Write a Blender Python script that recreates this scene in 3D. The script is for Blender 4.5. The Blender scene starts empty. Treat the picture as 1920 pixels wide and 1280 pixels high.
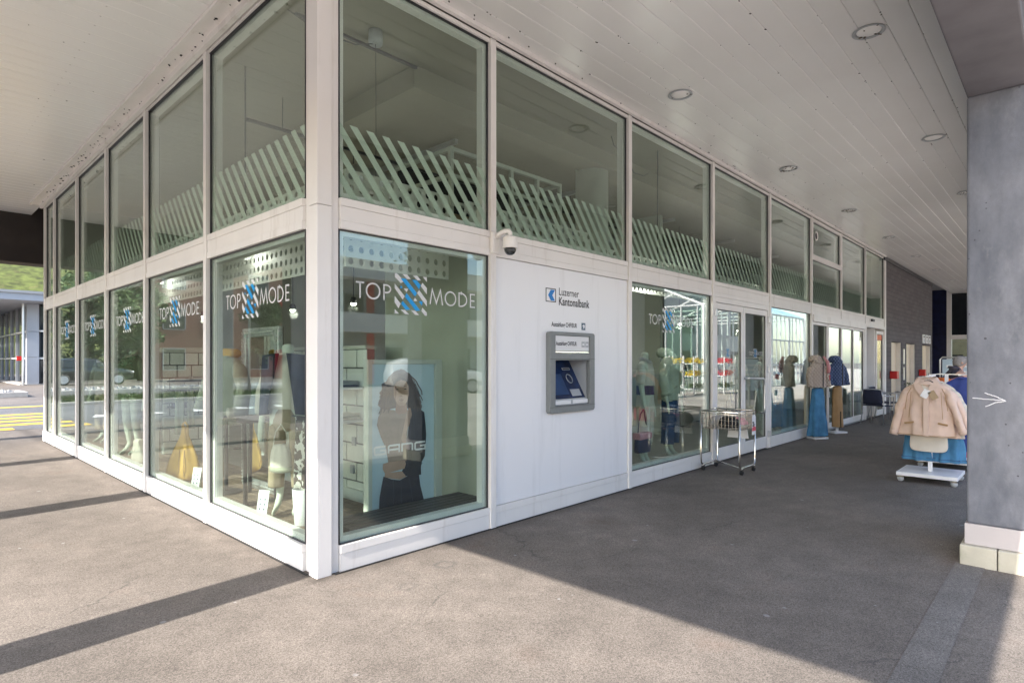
import bpy, bmesh, math, random
from mathutils import Vector, Matrix, noise

# ------------------------------------------------------------------ camera, sky, sun, exposure
S = bpy.context.scene
PI = math.pi
R_ = math.radians
cam_d = bpy.data.cameras.new('camera'); cam = bpy.data.objects.new('camera', cam_d)
S.collection.objects.link(cam); S.camera = cam
cam.location = (-2.032, -3.754, 1.5)
cam.rotation_euler = (R_(90), 0, R_(-46.678))
cam_d.sensor_width = 36; cam_d.lens = 20.777; cam_d.shift_y = 0.01875
cam_d.clip_start = 0.05; cam_d.clip_end = 2000
SUN_EL, SUN_DX, SUN_DY = R_(36.2), 1.0, 0.072          # light travels along +x, a touch +y
W = bpy.data.worlds.new('World'); S.world = W; W.use_nodes = True
nt = W.node_tree; bg = nt.nodes['Background']
sky = nt.nodes.new('ShaderNodeTexSky'); sky.sky_type = 'NISHITA'; sky.sun_disc = False
sky.sun_elevation = SUN_EL; sky.sun_rotation = math.atan2(-SUN_DX, -SUN_DY)
sky.air_density = 1.0; sky.dust_density = 1.5; sky.ozone_density = 1.0
nt.links.new(sky.outputs[0], bg.inputs[0]); bg.inputs[1].default_value = 0.15
sd = bpy.data.lights.new('sun', 'SUN'); sun = bpy.data.objects.new('sun', sd); S.collection.objects.link(sun)
sd.energy = 3.5; sd.angle = R_(0.5); sd.color = (1.0, 0.92, 0.84)
dv = Vector((SUN_DX, SUN_DY, -math.tan(SUN_EL) * math.hypot(SUN_DX, SUN_DY))).normalized()
sun.rotation_euler = dv.to_track_quat('-Z', 'Y').to_euler(); sun.location = (-20, 0, 20)
S.view_settings.view_transform = 'Standard'; S.view_settings.look = 'None'
S.view_settings.gamma = 1; S.view_settings.use_curve_mapping = False
S.view_settings.exposure = 1.76
S.cycles.transparent_max_bounces = 24; S.cycles.max_bounces = 10
S.cycles.diffuse_bounces = 5; S.cycles.glossy_bounces = 5
S.cycles.caustics_reflective = False; S.cycles.caustics_refractive = False

# ------------------------------------------------------------------ helpers
COL = S.collection
rnd = random.Random(7)

def wloc(o):
    v = Vector((0, 0, 0))
    while o: v += o.location; o = o.parent
    return v

class MB:
    def __init__(s): s.v = []; s.f = []
    def add(s, v, f):
        n = len(s.v); s.v += [tuple(p) for p in v]; s.f += [tuple(i + n for i in q) for q in f]; return s
    def box(s, x0, x1, y0, y1, z0, z1):
        return s.add([(x0,y0,z0),(x1,y0,z0),(x1,y1,z0),(x0,y1,z0),(x0,y0,z1),(x1,y0,z1),(x1,y1,z1),(x0,y1,z1)],
                     [(3,2,1,0),(4,5,6,7),(0,1,5,4),(1,2,6,5),(2,3,7,6),(3,0,4,7)])
    def obox(s, c, sz, rot=(0, 0, 0)):
        m = Matrix.Rotation(rot[2],3,'Z') @ Matrix.Rotation(rot[1],3,'Y') @ Matrix.Rotation(rot[0],3,'X')
        a, b, d = sz[0]/2, sz[1]/2, sz[2]/2
        v = [Vector(c) + m @ Vector(p) for p in ((-a,-b,-d),(a,-b,-d),(a,b,-d),(-a,b,-d),(-a,-b,d),(a,-b,d),(a,b,d),(-a,b,d))]
        return s.add(v, [(3,2,1,0),(4,5,6,7),(0,1,5,4),(1,2,6,5),(2,3,7,6),(3,0,4,7)])
    def face(s, pts): return s.add(pts, [tuple(range(len(pts)))])
    def prism(s, pts, ext):
        n = len(pts); e = Vector(ext)
        v = [Vector(p) for p in pts] + [Vector(p) + e for p in pts]
        f = [tuple(range(n - 1, -1, -1)), tuple(range(n, 2*n))]
        f += [(i, (i+1) % n, n + (i+1) % n, n + i) for i in range(n)]
        return s.add(v, f)
    def tube(s, path, r, n=8, closed=False, flat=1.0):
        P = [Vector(p) for p in path]; m = len(P); rs = r if isinstance(r, (list, tuple)) else [r]*m
        rings = []; up0 = None
        for i in range(m):
            a = P[i-1] if (i or closed) else P[0]; b = P[(i+1) % m] if (i < m-1 or closed) else P[-1]
            t = (b - a).normalized()
            if up0 is None:
                ref = Vector((0,0,1)) if abs(t.z) < .9 else Vector((1,0,0)); u = t.cross(ref).normalized()
            else:
                u = (up0 - t * up0.dot(t)).normalized()
            up0 = u; w = t.cross(u)
            rings.append([P[i] + u*rs[i]*math.cos(2*PI*k/n) + w*rs[i]*flat*math.sin(2*PI*k/n) for k in range(n)])
        return s.loft(rings, closed)
    def loft(s, rings, closed=False, cap=True):
        n = len(rings[0]); m = len(rings); v = [p for r in rings for p in r]; f = []
        for i in range(m if closed else m-1):
            j = (i+1) % m
            for k in range(n): f.append((i*n+k, i*n+(k+1) % n, j*n+(k+1) % n, j*n+k))
        if cap and not closed: f.append(tuple(range(n-1, -1, -1))); f.append(tuple((m-1)*n+k for k in range(n)))
        return s.add(v, f)
    def grid(s, rows):
        n = len(rows[0]); v = [q for r in rows for q in r]
        return s.add(v, [(i*n+k, i*n+k+1, (i+1)*n+k+1, (i+1)*n+k) for i in range(len(rows)-1) for k in range(n-1)])
    def lathe(s, prof, c=(0,0,0), n=20, axis='z'):
        rings = []
        for r, h in prof:
            rg = []
            for k in range(n):
                a = 2*PI*k/n; x, y = r*math.cos(a), r*math.sin(a)
                p = (x,y,h) if axis == 'z' else ((x,h,y) if axis == 'y' else (h,x,y))
                rg.append(Vector(c) + Vector(p))
            rings.append(rg)
        return s.loft(rings)
    def cyl(s, a, b, r, n=12): return s.tube([a, b], r, n)
    def jitter(s, amp, sc, seed=0):
        o = Vector((seed*3.1, seed*1.7, seed))
        s.v = [tuple(Vector(p) + amp*noise.noise_vector(Vector(p)*sc + o)) for p in s.v]; return s
    def wrinkle(s, amp, seed=0, fx=16, fz=5, cy=0.0):
        o = Vector((seed*2.3, seed*1.1, seed*.7)); nv = []
        for q in s.v:
            P_ = Vector(q); d = Vector((P_.x, P_.y-cy, 0)); d = d.normalized() if d.length > 1e-4 else Vector((0,-1,0))
            a = noise.noise(Vector((P_.x*fx, P_.y*fx, P_.z*fz))+o); b = noise.noise(Vector((P_.x*fx*.5+P_.z*6, P_.y*fx*.5, P_.z*7-P_.x*5))+o*1.7)
            nv.append(tuple(P_+d*amp*(a+.9*(.5-abs(b)*1.6))))
        s.v = nv; return s
    def build(s, name, mat, parent=None, smooth=False, bevel=0, local=False, kind=None, sub=0, auto=True):
        me = bpy.data.meshes.new(name)
        off = Vector((0,0,0)) if (local or not parent) else wloc(parent)
        me.from_pydata([tuple(Vector(p) - off) for p in s.v], [], s.f)
        if auto:
            bm = bmesh.new(); bm.from_mesh(me); bmesh.ops.recalc_face_normals(bm, faces=bm.faces); bm.to_mesh(me); bm.free()
        if smooth: me.polygons.foreach_set('use_smooth', [True]*len(me.polygons))
        me.materials.append(M[mat] if isinstance(mat, str) else mat)
        o = bpy.data.objects.new(name, me); COL.objects.link(o)
        if parent: o.parent = parent
        if bevel:
            b = o.modifiers.new('bevel', 'BEVEL'); b.width = bevel; b.segments = 2; b.limit_method = 'ANGLE'; b.angle_limit = R_(40)
        if sub: o.modifiers.new('sub', 'SUBSURF').levels = sub; o.modifiers['sub'].render_levels = sub
        if kind: o['kind'] = kind
        return o

def tag(o, label, cat, group=None):
    o['label'] = label; o['category'] = cat
    if group: o['group'] = group
    return o
def thing(name, label, cat, loc=(0,0,0), rz=0, group=None):
    o = bpy.data.objects.new(name, None); COL.objects.link(o); o.location = loc; o.rotation_euler = (0,0,rz)
    o.empty_display_size = .1
    return tag(o, label, cat, group)
def copy_tree(o, parent=None):
    c = o.copy(); COL.objects.link(c); c.parent = parent
    for ch in [x for x in o.children]: copy_tree(ch, c)
    return c
def text_mb(body, size, fn, bold=0.0, xs=1.0, align='LEFT', space=1.0, shear=0):
    """fn(u, v, d) -> world point; builds text polygons from Blender's own font"""
    cu = bpy.data.curves.new('t', 'FONT'); cu.body = body; cu.size = size; cu.offset = bold; cu.align_x = align
    cu.space_character = space; cu.resolution_u = 3; cu.shear = shear
    ob = bpy.data.objects.new('t', cu); COL.objects.link(ob)
    dg = bpy.context.evaluated_depsgraph_get(); dg.update()
    me = bpy.data.meshes.new_from_object(ob.evaluated_get(dg))
    mb = MB(); mb.add([fn(v.co.x*xs, v.co.y, 0) for v in me.vertices], [tuple(p.vertices) for p in me.polygons])
    bpy.data.objects.remove(ob); bpy.data.curves.remove(cu); bpy.data.meshes.remove(me)
    return mb

# ------------------------------------------------------------------ materials
M = {}
def nodes(name):
    m = bpy.data.materials.new(name); m.use_nodes = True; M[name] = m
    t = m.node_tree; return m, t, t.nodes['Principled BSDF'], t.nodes['Material Output']
def lin(c): return tuple(c) + (1,)
def pm(name, col, rough=.5, metal=0, var=.08, vs=2.0, bump=0, bs=60, spec=.5, dirt=None, ds=1.2, da=.5, coat=0, detail=6, st=1.0):
    m, t, b, out = nodes(name); L = t.links
    tc = t.nodes.new('ShaderNodeTexCoord')
    n1 = t.nodes.new('ShaderNodeTexNoise'); n1.inputs['Scale'].default_value = vs; n1.inputs['Detail'].default_value = detail
    L.new(tc.outputs['Object'], n1.inputs['Vector'])
    rp = t.nodes.new('ShaderNodeValToRGB'); e = rp.color_ramp.elements
    e[0].position = .3; e[1].position = .7
    e[0].color = lin([max(0, c*(1-var)) for c in col]); e[1].color = lin([min(1, c*(1+var)) for c in col])
    L.new(n1.outputs['Fac'], rp.inputs[0]); src = rp.outputs[0]
    if dirt:
        n2 = t.nodes.new('ShaderNodeTexNoise'); n2.inputs['Scale'].default_value = ds; n2.inputs['Detail'].default_value = 10
        n2.inputs['Roughness'].default_value = .7; mp2 = t.nodes.new('ShaderNodeMapping'); mp2.inputs['Scale'].default_value = (1,1,st); L.new(tc.outputs['Object'], mp2.inputs[0]); L.new(mp2.outputs[0], n2.inputs['Vector'])
        r2 = t.nodes.new('ShaderNodeValToRGB'); r2.color_ramp.elements[0].position = .55; r2.color_ramp.elements[1].position = .78
        r2.color_ramp.elements[1].color = (da,)*3 + (1,)
        L.new(n2.outputs['Fac'], r2.inputs[0])
        mx = t.nodes.new('ShaderNodeMix'); mx.data_type = 'RGBA'; mx.inputs[7].default_value = lin(dirt)
        L.new(r2.outputs[0], mx.inputs[0]); L.new(src, mx.inputs[6]); src = mx.outputs[2]
    L.new(src, b.inputs['Base Color'])
    b.inputs['Roughness'].default_value = rough; b.inputs['Metallic'].default_value = metal
    b.inputs['Specular IOR Level'].default_value = spec; b.inputs['Coat Weight'].default_value = coat
    if bump:
        n3 = t.nodes.new('ShaderNodeTexNoise'); n3.inputs['Scale'].default_value = bs; n3.inputs['Detail'].default_value = 4
        L.new(tc.outputs['Object'], n3.inputs['Vector'])
        bp = t.nodes.new('ShaderNodeBump'); bp.inputs['Strength'].default_value = bump; bp.inputs['Distance'].default_value = .01
        L.new(n3.outputs['Fac'], bp.inputs['Height']); L.new(bp.outputs[0], b.inputs['Normal'])
    return m

pm('white_alu', (.84,.815,.79), .38, var=.04, dirt=(.40,.33,.27), ds=5, da=.5, st=.12)
pm('white_paint', (.80,.80,.81), .45, var=.02)
pm('panel_white', (.86,.86,.875), .35, var=.015, vs=.8, dirt=(.55,.55,.55), ds=5, da=.35, st=.1)
pm('alu', (.62,.63,.65), .32, metal=.85, var=.05)
pm('chrome', (.72,.70,.66), .18, metal=1, var=.05)
pm('dark_metal', (.03,.03,.035), .4, var=.1)
pm('black_rubber', (.015,.015,.016), .7, var=.1)
pm('lamp_white', (.93,.92,.90), .5, var=.01)
pm('beam_paint', (.12,.115,.125), .75, var=.2, vs=3, bump=.2, bs=30, dirt=(.07,.055,.05), ds=1.5, da=.6)
pm('beam_brown', (.035,.028,.026), .8, var=.2, vs=3, bump=.2, bs=30)
pm('stone_base', (.50,.47,.38), .85, var=.12, vs=5, bump=.4, bs=45, dirt=(.25,.26,.15), ds=3, da=.6)
pm('beige_panel', (.50,.46,.45), .6, var=.05, vs=4, bump=.1)
pm('kerb', (.42,.40,.37), .85, var=.12, vs=6, bump=.3)
pm('yellow_line', (.72,.45,.06), .8, var=.12, vs=9, bump=.2)
pm('white_line', (.75,.75,.73), .8, var=.1, vs=9, bump=.2)
pm('grass', (.05,.075,.02), .9, var=.45, vs=1.5, bump=.6, bs=20)
pm('hill_grass', (.08,.098,.022), .95, var=.55, vs=1.1, bump=.8, bs=3, dirt=(.2,.17,.07), ds=.8, da=.7)
pm('leaf_dark', (.035,.07,.022), .7, var=.4, vs=.8)
pm('leaf_mid', (.07,.12,.03), .7, var=.4, vs=.8)
pm('bark', (.10,.075,.05), .9, var=.3, vs=8, bump=.5)
pm('pebble', (.35,.34,.32), .85, var=.4, vs=9)
pm('int_ceiling', (.30,.28,.22), .8, var=.06, vs=1.5)
pm('closet_grey', (.36,.38,.32), .8, var=.1, vs=1.2)
pm('int_wall', (.50,.52,.46), .8, var=.04)
pm('int_floor', (.26,.26,.25), .5, var=.12, vs=2)
pm('wood_deck', (.20,.145,.11), .6, var=.3, vs=14, bump=.15, bs=40)
pm('bench_dark', (.045,.04,.042), .5, var=.25, vs=10, bump=.1)
pm('block_white', (.70,.72,.66), .75, var=.05, vs=6, bump=.15, bs=40)
pm('joint_grey', (.16,.17,.16), .9)
pm('perf_white', (.66,.67,.62), .5, var=.03)
pm('fabric_beige', (.66,.50,.405), .85, var=.07, vs=9, bump=.25, bs=180)
pm('fabric_cream', (.66,.61,.53), .85, var=.06, vs=9, bump=.2, bs=160)
pm('fabric_mint', (.42,.47,.38), .85, var=.08, vs=9, bump=.2, bs=160)
pm('fabric_sage', (.37,.38,.29), .85, var=.08, vs=6, bump=.2, bs=120)
pm('fabric_khaki', (.34,.27,.185), .85, var=.12, vs=9, bump=.2, bs=140)
pm('fabric_moss', (.16,.20,.11), .85, var=.1, vs=8, bump=.2, bs=120)
pm('fabric_navy', (.022,.028,.06), .8, var=.2, vs=9, bump=.2, bs=160)
pm('fabric_blue', (.035,.06,.24), .8, var=.15, vs=8, bump=.2, bs=160)
pm('denim', (.06,.20,.36), .85, var=.25, vs=7, bump=.25, bs=220, dirt=(.14,.34,.52), ds=3, da=.5)
pm('denim_dark', (.03,.07,.17), .85, var=.25, vs=7, bump=.25, bs=220)
pm('fabric_tan', (.38,.235,.11), .85, var=.1, vs=8, bump=.2, bs=160)
pm('fabric_coral', (.75,.12,.15), .8, var=.08)
pm('fabric_pink', (.75,.36,.42), .85, var=.1, vs=8)
pm('fabric_orange', (.75,.20,.05), .85, var=.1, vs=8)
pm('fabric_black', (.012,.012,.015), .85, var=.3, vs=10)
pm('fabric_grey', (.33,.33,.33), .85, var=.15, vs=10)
pm('fabric_yellow', (.72,.42,.09), .75, var=.08, vs=6, bump=.1)
pm('fabric_purple', (.05,.015,.08), .35, var=.5, vs=10)
pm('leather_blue', (.02,.03,.10), .35, var=.1)
pm('mannequin', (.62,.66,.56), .55, var=.03)
pm('paper', (.82,.82,.82), .7, var=.02)
pm('kraft', (.42,.31,.19), .8, var=.05)
pm('red_plastic', (.62,.02,.02), .35, var=.05)
pm('orange_sticker', (.8,.14,.02), .5, var=.05)
pm('print_black', (.02,.02,.022), .6)
pm('print_blue', (.01,.22,.62), .5)
pm('print_slate', (.10,.15,.21), .5)
pm('print_white', (.80,.80,.81), .5, var=.01)
pm('vinyl_blue', (.01,.33,.74), .45, var=.01)
pm('atm_grey', (.20,.215,.215), .45, var=.05, vs=20)
pm('atm_light', (.42,.44,.46), .4, var=.04)
pm('atm_screen', (.012,.03,.09), .12, var=.5, vs=8)
pm('elev_steel', (.50,.42,.34), .35, metal=.5, var=.06)
pm('blue_tile', (.008,.012,.05), .3, var=.3, vs=5)
pm('frame_silver', (.55,.56,.55), .35, metal=.7, var=.2, vs=30, bump=.8, bs=45)
pm('mirror_glass', (.75,.8,.78), .03, metal=1, var=.01)
pm('skin', (.52,.33,.25), .6, var=.08, vs=12)
pm('hair_grey', (.24,.23,.22), .8, var=.2, vs=40)
pm('puffer', (.06,.055,.075), .55, var=.2, vs=9)
pm('brick_orange', (.27,.13,.095), .85, var=.12, vs=3, bump=.2)
pm('render_white', (.72,.72,.70), .8, var=.05, vs=1)
pm('render_grey', (.33,.34,.35), .8, var=.06, vs=1)
pm('roof_brown', (.10,.07,.055), .8, var=.2)
pm('clad_grey', (.36,.38,.42), .5, var=.06, vs=1)
pm('win_dark', (.02,.025,.03), .06, var=.2)
pm('car_black', (.012,.013,.018), .2, var=.05, coat=.8)
pm('car_white', (.72,.73,.74), .25, var=.02, coat=.6)
pm('car_red', (.60,.012,.02), .25, var=.03, coat=.6)
pm('flower_yellow', (.75,.55,.03), .8, var=.2)
pm('flower_red', (.7,.05,.08), .8, var=.2)
pm('awning_green', (.02,.16,.06), .7)
pm('shop_warm', (.45,.36,.20), .7, var=.15, vs=3)
pm('print_bg', (.50,.62,.69), .6, var=.06, vs=3)
pm('print_hair', (.03,.018,.015), .6, var=.5, vs=60)
pm('print_skin', (.48,.30,.22), .6, var=.10, vs=9)
pm('print_skin_dark', (.26,.13,.09), .6)
pm('print_hair2', (.07,.04,.03), .6, var=.4, vs=40)
pm('print_seam', (.05,.055,.09), .6)
pm('print_fold', (.19,.135,.10), .6)
pm('print_shirt', (.21,.15,.115), .6, var=.12, vs=10)
pm('print_jacket', (.012,.015,.028), .6, var=.2, vs=10)
pm('print_jeans', (.012,.014,.03), .6, var=.3, vs=12)

# asphalt: fine speckle, broad patches, chewing-gum spots and stains
def asphalt(name, base, warm):
    m, t, b, out = nodes(name); L = t.links; N = t.nodes.new
    tc = N('ShaderNodeTexCoord')
    def nz(scale, detail=4, rough=.5):
        n = N('ShaderNodeTexNoise'); n.inputs['Scale'].default_value = scale; n.inputs['Detail'].default_value = detail
        n.inputs['Roughness'].default_value = rough; L.new(tc.outputs['Object'], n.inputs['Vector']); return n
    def ramp(src, p0, c0, p1, c1):
        r = N('ShaderNodeValToRGB'); r.color_ramp.elements[0].position = p0; r.color_ramp.elements[1].position = p1
        r.color_ramp.elements[0].color = lin(c0); r.color_ramp.elements[1].color = lin(c1); L.new(src, r.inputs[0]); return r
    def mix(fac, a, bb, mode='MIX'):
        x = N('ShaderNodeMix'); x.data_type = 'RGBA'; x.blend_type = mode
        if hasattr(fac, 'node'): L.new(fac, x.inputs[0])
        else: x.inputs[0].default_value = fac
        for i, s_ in ((6, a), (7, bb)):
            if hasattr(s_, 'node'): L.new(s_, x.inputs[i])
            else: x.inputs[i].default_value = lin(s_)
        return x.outputs[2]
    c = [base*w for w in warm]
    big = ramp(nz(.55, 6, .6).outputs['Fac'], .3, [v*.70 for v in c], .72, [v*1.22 for v in c])
    mid = ramp(nz(4.5, 6, .65).outputs['Fac'], .3, (.86,)*3, .7, (1.1,)*3)
    col = mix(1, big.outputs[0], mid.outputs[0], 'MULTIPLY')
    vor = N('ShaderNodeTexVoronoi'); vor.inputs['Scale'].default_value = 185; L.new(tc.outputs['Object'], vor.inputs['Vector'])
    sp = N('ShaderNodeSeparateColor'); L.new(vor.outputs['Color'], sp.inputs[0])
    grain = ramp(sp.outputs[0], 0, (.55,)*3, 1, (1.5,)*3)
    col = mix(.8, col, mix(1, col, grain.outputs[0], 'MULTIPLY'))
    v2 = N('ShaderNodeTexVoronoi'); v2.inputs['Scale'].default_value = 430; L.new(tc.outputs['Object'], v2.inputs['Vector'])
    s2 = N('ShaderNodeSeparateColor'); L.new(v2.outputs['Color'], s2.inputs[0])
    col = mix(1, col, ramp(s2.outputs[1], 0, (.72,)*3, 1, (1.26,)*3).outputs[0], 'MULTIPLY')
    # pale gum spots
    gv = N('ShaderNodeTexVoronoi'); gv.inputs['Scale'].default_value = 1.9; L.new(tc.outputs['Object'], gv.inputs['Vector'])
    wob = N('ShaderNodeMath'); wob.operation = 'ADD'; L.new(gv.outputs['Distance'], wob.inputs[0])
    wn = nz(26, 2); wm = N('ShaderNodeMath'); wm.operation = 'MULTIPLY'; wm.inputs[1].default_value = .035; L.new(wn.outputs['Fac'], wm.inputs[0]); L.new(wm.outputs[0], wob.inputs[1])
    col = mix(ramp(wob.outputs[0], .052, (.55,)*3, .062, (0,)*3).outputs[0], col, [min(1, base*2.2)]*3)
    g2 = N('ShaderNodeTexVoronoi'); g2.inputs['Scale'].default_value = 3.3; L.new(tc.outputs['Object'], g2.inputs['Vector'])
    wo2 = N('ShaderNodeMath'); wo2.operation = 'ADD'; L.new(g2.outputs['Distance'], wo2.inputs[0]); L.new(wm.outputs[0], wo2.inputs[1])
    col = mix(ramp(wo2.outputs[0], .052, (.6,)*3, .06, (0,)*3).outputs[0], col, [min(1, base*2.4)]*3)
    # dark specks and stains
    dv_ = N('ShaderNodeTexVoronoi'); dv_.inputs['Scale'].default_value = 2.7; L.new(tc.outputs['Object'], dv_.inputs['Vector'])
    mp = N('ShaderNodeMath'); mp.operation = 'ADD'; L.new(dv_.outputs['Distance'], mp.inputs[0]); L.new(wm.outputs[0], mp.inputs[1])
    col = mix(ramp(mp.outputs[0], .03, (.7,)*3, .04, (0,)*3).outputs[0], col, [base*.35]*3)
    st = ramp(nz(1.1, 8, .7).outputs['Fac'], .58, (0,)*3, .74, (.5,)*3)
    col = mix(st.outputs[0], col, (base*.75, base*.48, base*.36))
    if name == 'asphalt':
        geo = N('ShaderNodeNewGeometry'); nd = nz(5, 4, .6); sc_ = N('ShaderNodeVectorMath'); sc_.operation = 'SCALE'; sc_.inputs['Scale'].default_value = .22
        sb = N('ShaderNodeVectorMath'); sb.operation = 'SUBTRACT'; sb.inputs[1].default_value = (.5,.5,.5); L.new(nd.outputs['Color'], sb.inputs[0]); L.new(sb.outputs[0], sc_.inputs[0])
        wp = N('ShaderNodeVectorMath'); wp.operation = 'ADD'; L.new(geo.outputs['Position'], wp.inputs[0]); L.new(sc_.outputs[0], wp.inputs[1])
        def spot(x, y, r0, r1, a0, c1, ring=False):
            nonlocal col
            d = N('ShaderNodeVectorMath'); d.operation = 'DISTANCE'; d.inputs[1].default_value = (x, y, 0); L.new(wp.outputs[0], d.inputs[0])
            r = N('ShaderNodeValToRGB'); e_ = r.color_ramp.elements
            if ring:
                e_[0].position = 0; e_[0].color = (a0*.15,)*3+(1,); e_[1].position = min(1,r1+.03); e_[1].color = (0,0,0,1)
                k_ = e_.new(r0); k_.color = (a0*.15,)*3+(1,); k_ = e_.new(r1); k_.color = (a0,)*3+(1,)
            else:
                e_[0].position = r0; e_[0].color = (a0,)*3+(1,); e_[1].position = r1; e_[1].color = (0,0,0,1)
            L.new(d.outputs['Value'], r.inputs[0]); col = mix(r.outputs[0], col, c1)
        sxy = N('ShaderNodeSeparateXYZ'); L.new(wp.outputs[0], sxy.inputs[0])
        def mth(op, a, bb):
            n_ = N('ShaderNodeMath'); n_.operation = op
            for i_, q_ in enumerate((a, bb)):
                if hasattr(q_, 'node'): L.new(q_, n_.inputs[i_])
                else: n_.inputs[i_].default_value = q_
            return n_.outputs[0]
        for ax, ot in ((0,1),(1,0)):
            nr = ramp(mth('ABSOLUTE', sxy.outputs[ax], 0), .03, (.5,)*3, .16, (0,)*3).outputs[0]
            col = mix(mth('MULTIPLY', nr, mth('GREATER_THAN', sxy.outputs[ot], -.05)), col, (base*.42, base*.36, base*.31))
        spot(.33,-2.62,.02,.17,.55,(base*.80,base*.52,base*.36)); spot(2.55,-.62,.03,.30,.45,(base*.55,base*.42,base*.35)); spot(2.9,-.3,.02,.22,.35,(base*.5,)*3)
        spot(.80,-.40,.055,.065,.5,(base*.45,)*3,True); spot(.36,-.55,.05,.06,.35,(base*.45,)*3,True); spot(.25,-1.75,.02,.14,.35,(base*.6,base*.45,base*.36))
        ce = N('ShaderNodeTexVoronoi'); ce.feature = 'DISTANCE_TO_EDGE'; ce.inputs['Scale'].default_value = .42; L.new(wp.outputs[0], ce.inputs['Vector'])
        cm = ramp(nz(.8, 3).outputs['Fac'], .52, (0,)*3, .6, (1,)*3); cr = ramp(ce.outputs['Distance'], .0008, (.55,)*3, .0028, (0,)*3)
        col = mix(mix(1, cr.outputs[0], cm.outputs[0], 'MULTIPLY'), col, (base*.3,)*3)
    L.new(col, b.inputs['Base Color']); b.inputs['Roughness'].default_value = .85; b.inputs['Specular IOR Level'].default_value = .3
    bp = N('ShaderNodeBump'); bp.inputs['Strength'].default_value = .55; bp.inputs['Distance'].default_value = .004
    L.new(sp.outputs[0], bp.inputs['Height']); L.new(bp.outputs[0], b.inputs['Normal'])
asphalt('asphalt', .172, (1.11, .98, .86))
asphalt('plaza_paving', .50, (1.10, .99, .88))
asphalt('pale_pavement', .30, (1.08, .99, .9))
asphalt('asphalt_strip', .195, (1.07, .99, .91))
asphalt('asphalt_road', .16, (1.0, 1.0, 1.02))

def concrete():
    m, t, b, out = nodes('concrete_pillar'); L = t.links; N = t.nodes.new; tc = N('ShaderNodeTexCoord')
    mp = N('ShaderNodeMapping'); mp.inputs['Scale'].default_value = (1,1,.55); L.new(tc.outputs['Object'], mp.inputs[0])
    def nz(s_, d_, r_=.6, src=mp):
        n = N('ShaderNodeTexNoise'); n.inputs['Scale'].default_value = s_; n.inputs['Detail'].default_value = d_; n.inputs['Roughness'].default_value = r_; L.new(src.outputs[0] if src is mp else tc.outputs['Object'], n.inputs['Vector']); return n.outputs['Fac']
    def ramp(s_, p0, c0, p1, c1):
        r = N('ShaderNodeValToRGB'); r.color_ramp.elements[0].position = p0; r.color_ramp.elements[1].position = p1; r.color_ramp.elements[0].color = lin(c0); r.color_ramp.elements[1].color = lin(c1); L.new(s_, r.inputs[0]); return r.outputs[0]
    def mix(f, a, c, mode='MIX'):
        x = N('ShaderNodeMix'); x.data_type = 'RGBA'; x.blend_type = mode
        for i_, q in ((0,f),(6,a),(7,c)):
            if hasattr(q,'node'): L.new(q, x.inputs[i_])
            elif i_ == 0: x.inputs[0].default_value = q
            else: x.inputs[i_].default_value = lin(q)
        return x.outputs[2]
    col = ramp(nz(2.2,12,.68), .32, (.115,.125,.15), .68, (.215,.222,.245))
    col = mix(1, col, ramp(nz(9,8,.7), .3, (.82,)*3, .7, (1.14,)*3), 'MULTIPLY')
    col = mix(ramp(nz(3.4,10,.75), .56, (0,)*3, .70, (.55,)*3), col, (.27,.275,.29))
    v = N('ShaderNodeTexVoronoi'); v.inputs['Scale'].default_value = 17; L.new(tc.outputs['Object'], v.inputs['Vector'])
    sp = N('ShaderNodeSeparateColor'); L.new(v.outputs['Color'], sp.inputs[0])
    md = N('ShaderNodeMath'); md.operation = 'MULTIPLY'; L.new(sp.outputs[0], md.inputs[0]); md.inputs[1].default_value = .16
    lt = N('ShaderNodeMath'); lt.operation = 'SUBTRACT'; L.new(v.outputs['Distance'], lt.inputs[0]); L.new(md.outputs[0], lt.inputs[1])
    pit = ramp(lt.outputs[0], .0, (.8,)*3, .02, (0,)*3); col = mix(pit, col, (.05,.05,.055))
    L.new(col, b.inputs['Base Color']); b.inputs['Roughness'].default_value = .7
    bp = N('ShaderNodeBump'); bp.inputs['Strength'].default_value = .35; bp.inputs['Distance'].default_value = .01
    hh = mix(1, ramp(nz(14,8,.7),.2,(0,)*3,.8,(1,)*3), mix(1,(1,1,1),pit,'SUBTRACT'),'MULTIPLY'); L.new(hh, bp.inputs['Height']); L.new(bp.outputs[0], b.inputs['Normal'])
concrete()

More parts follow.
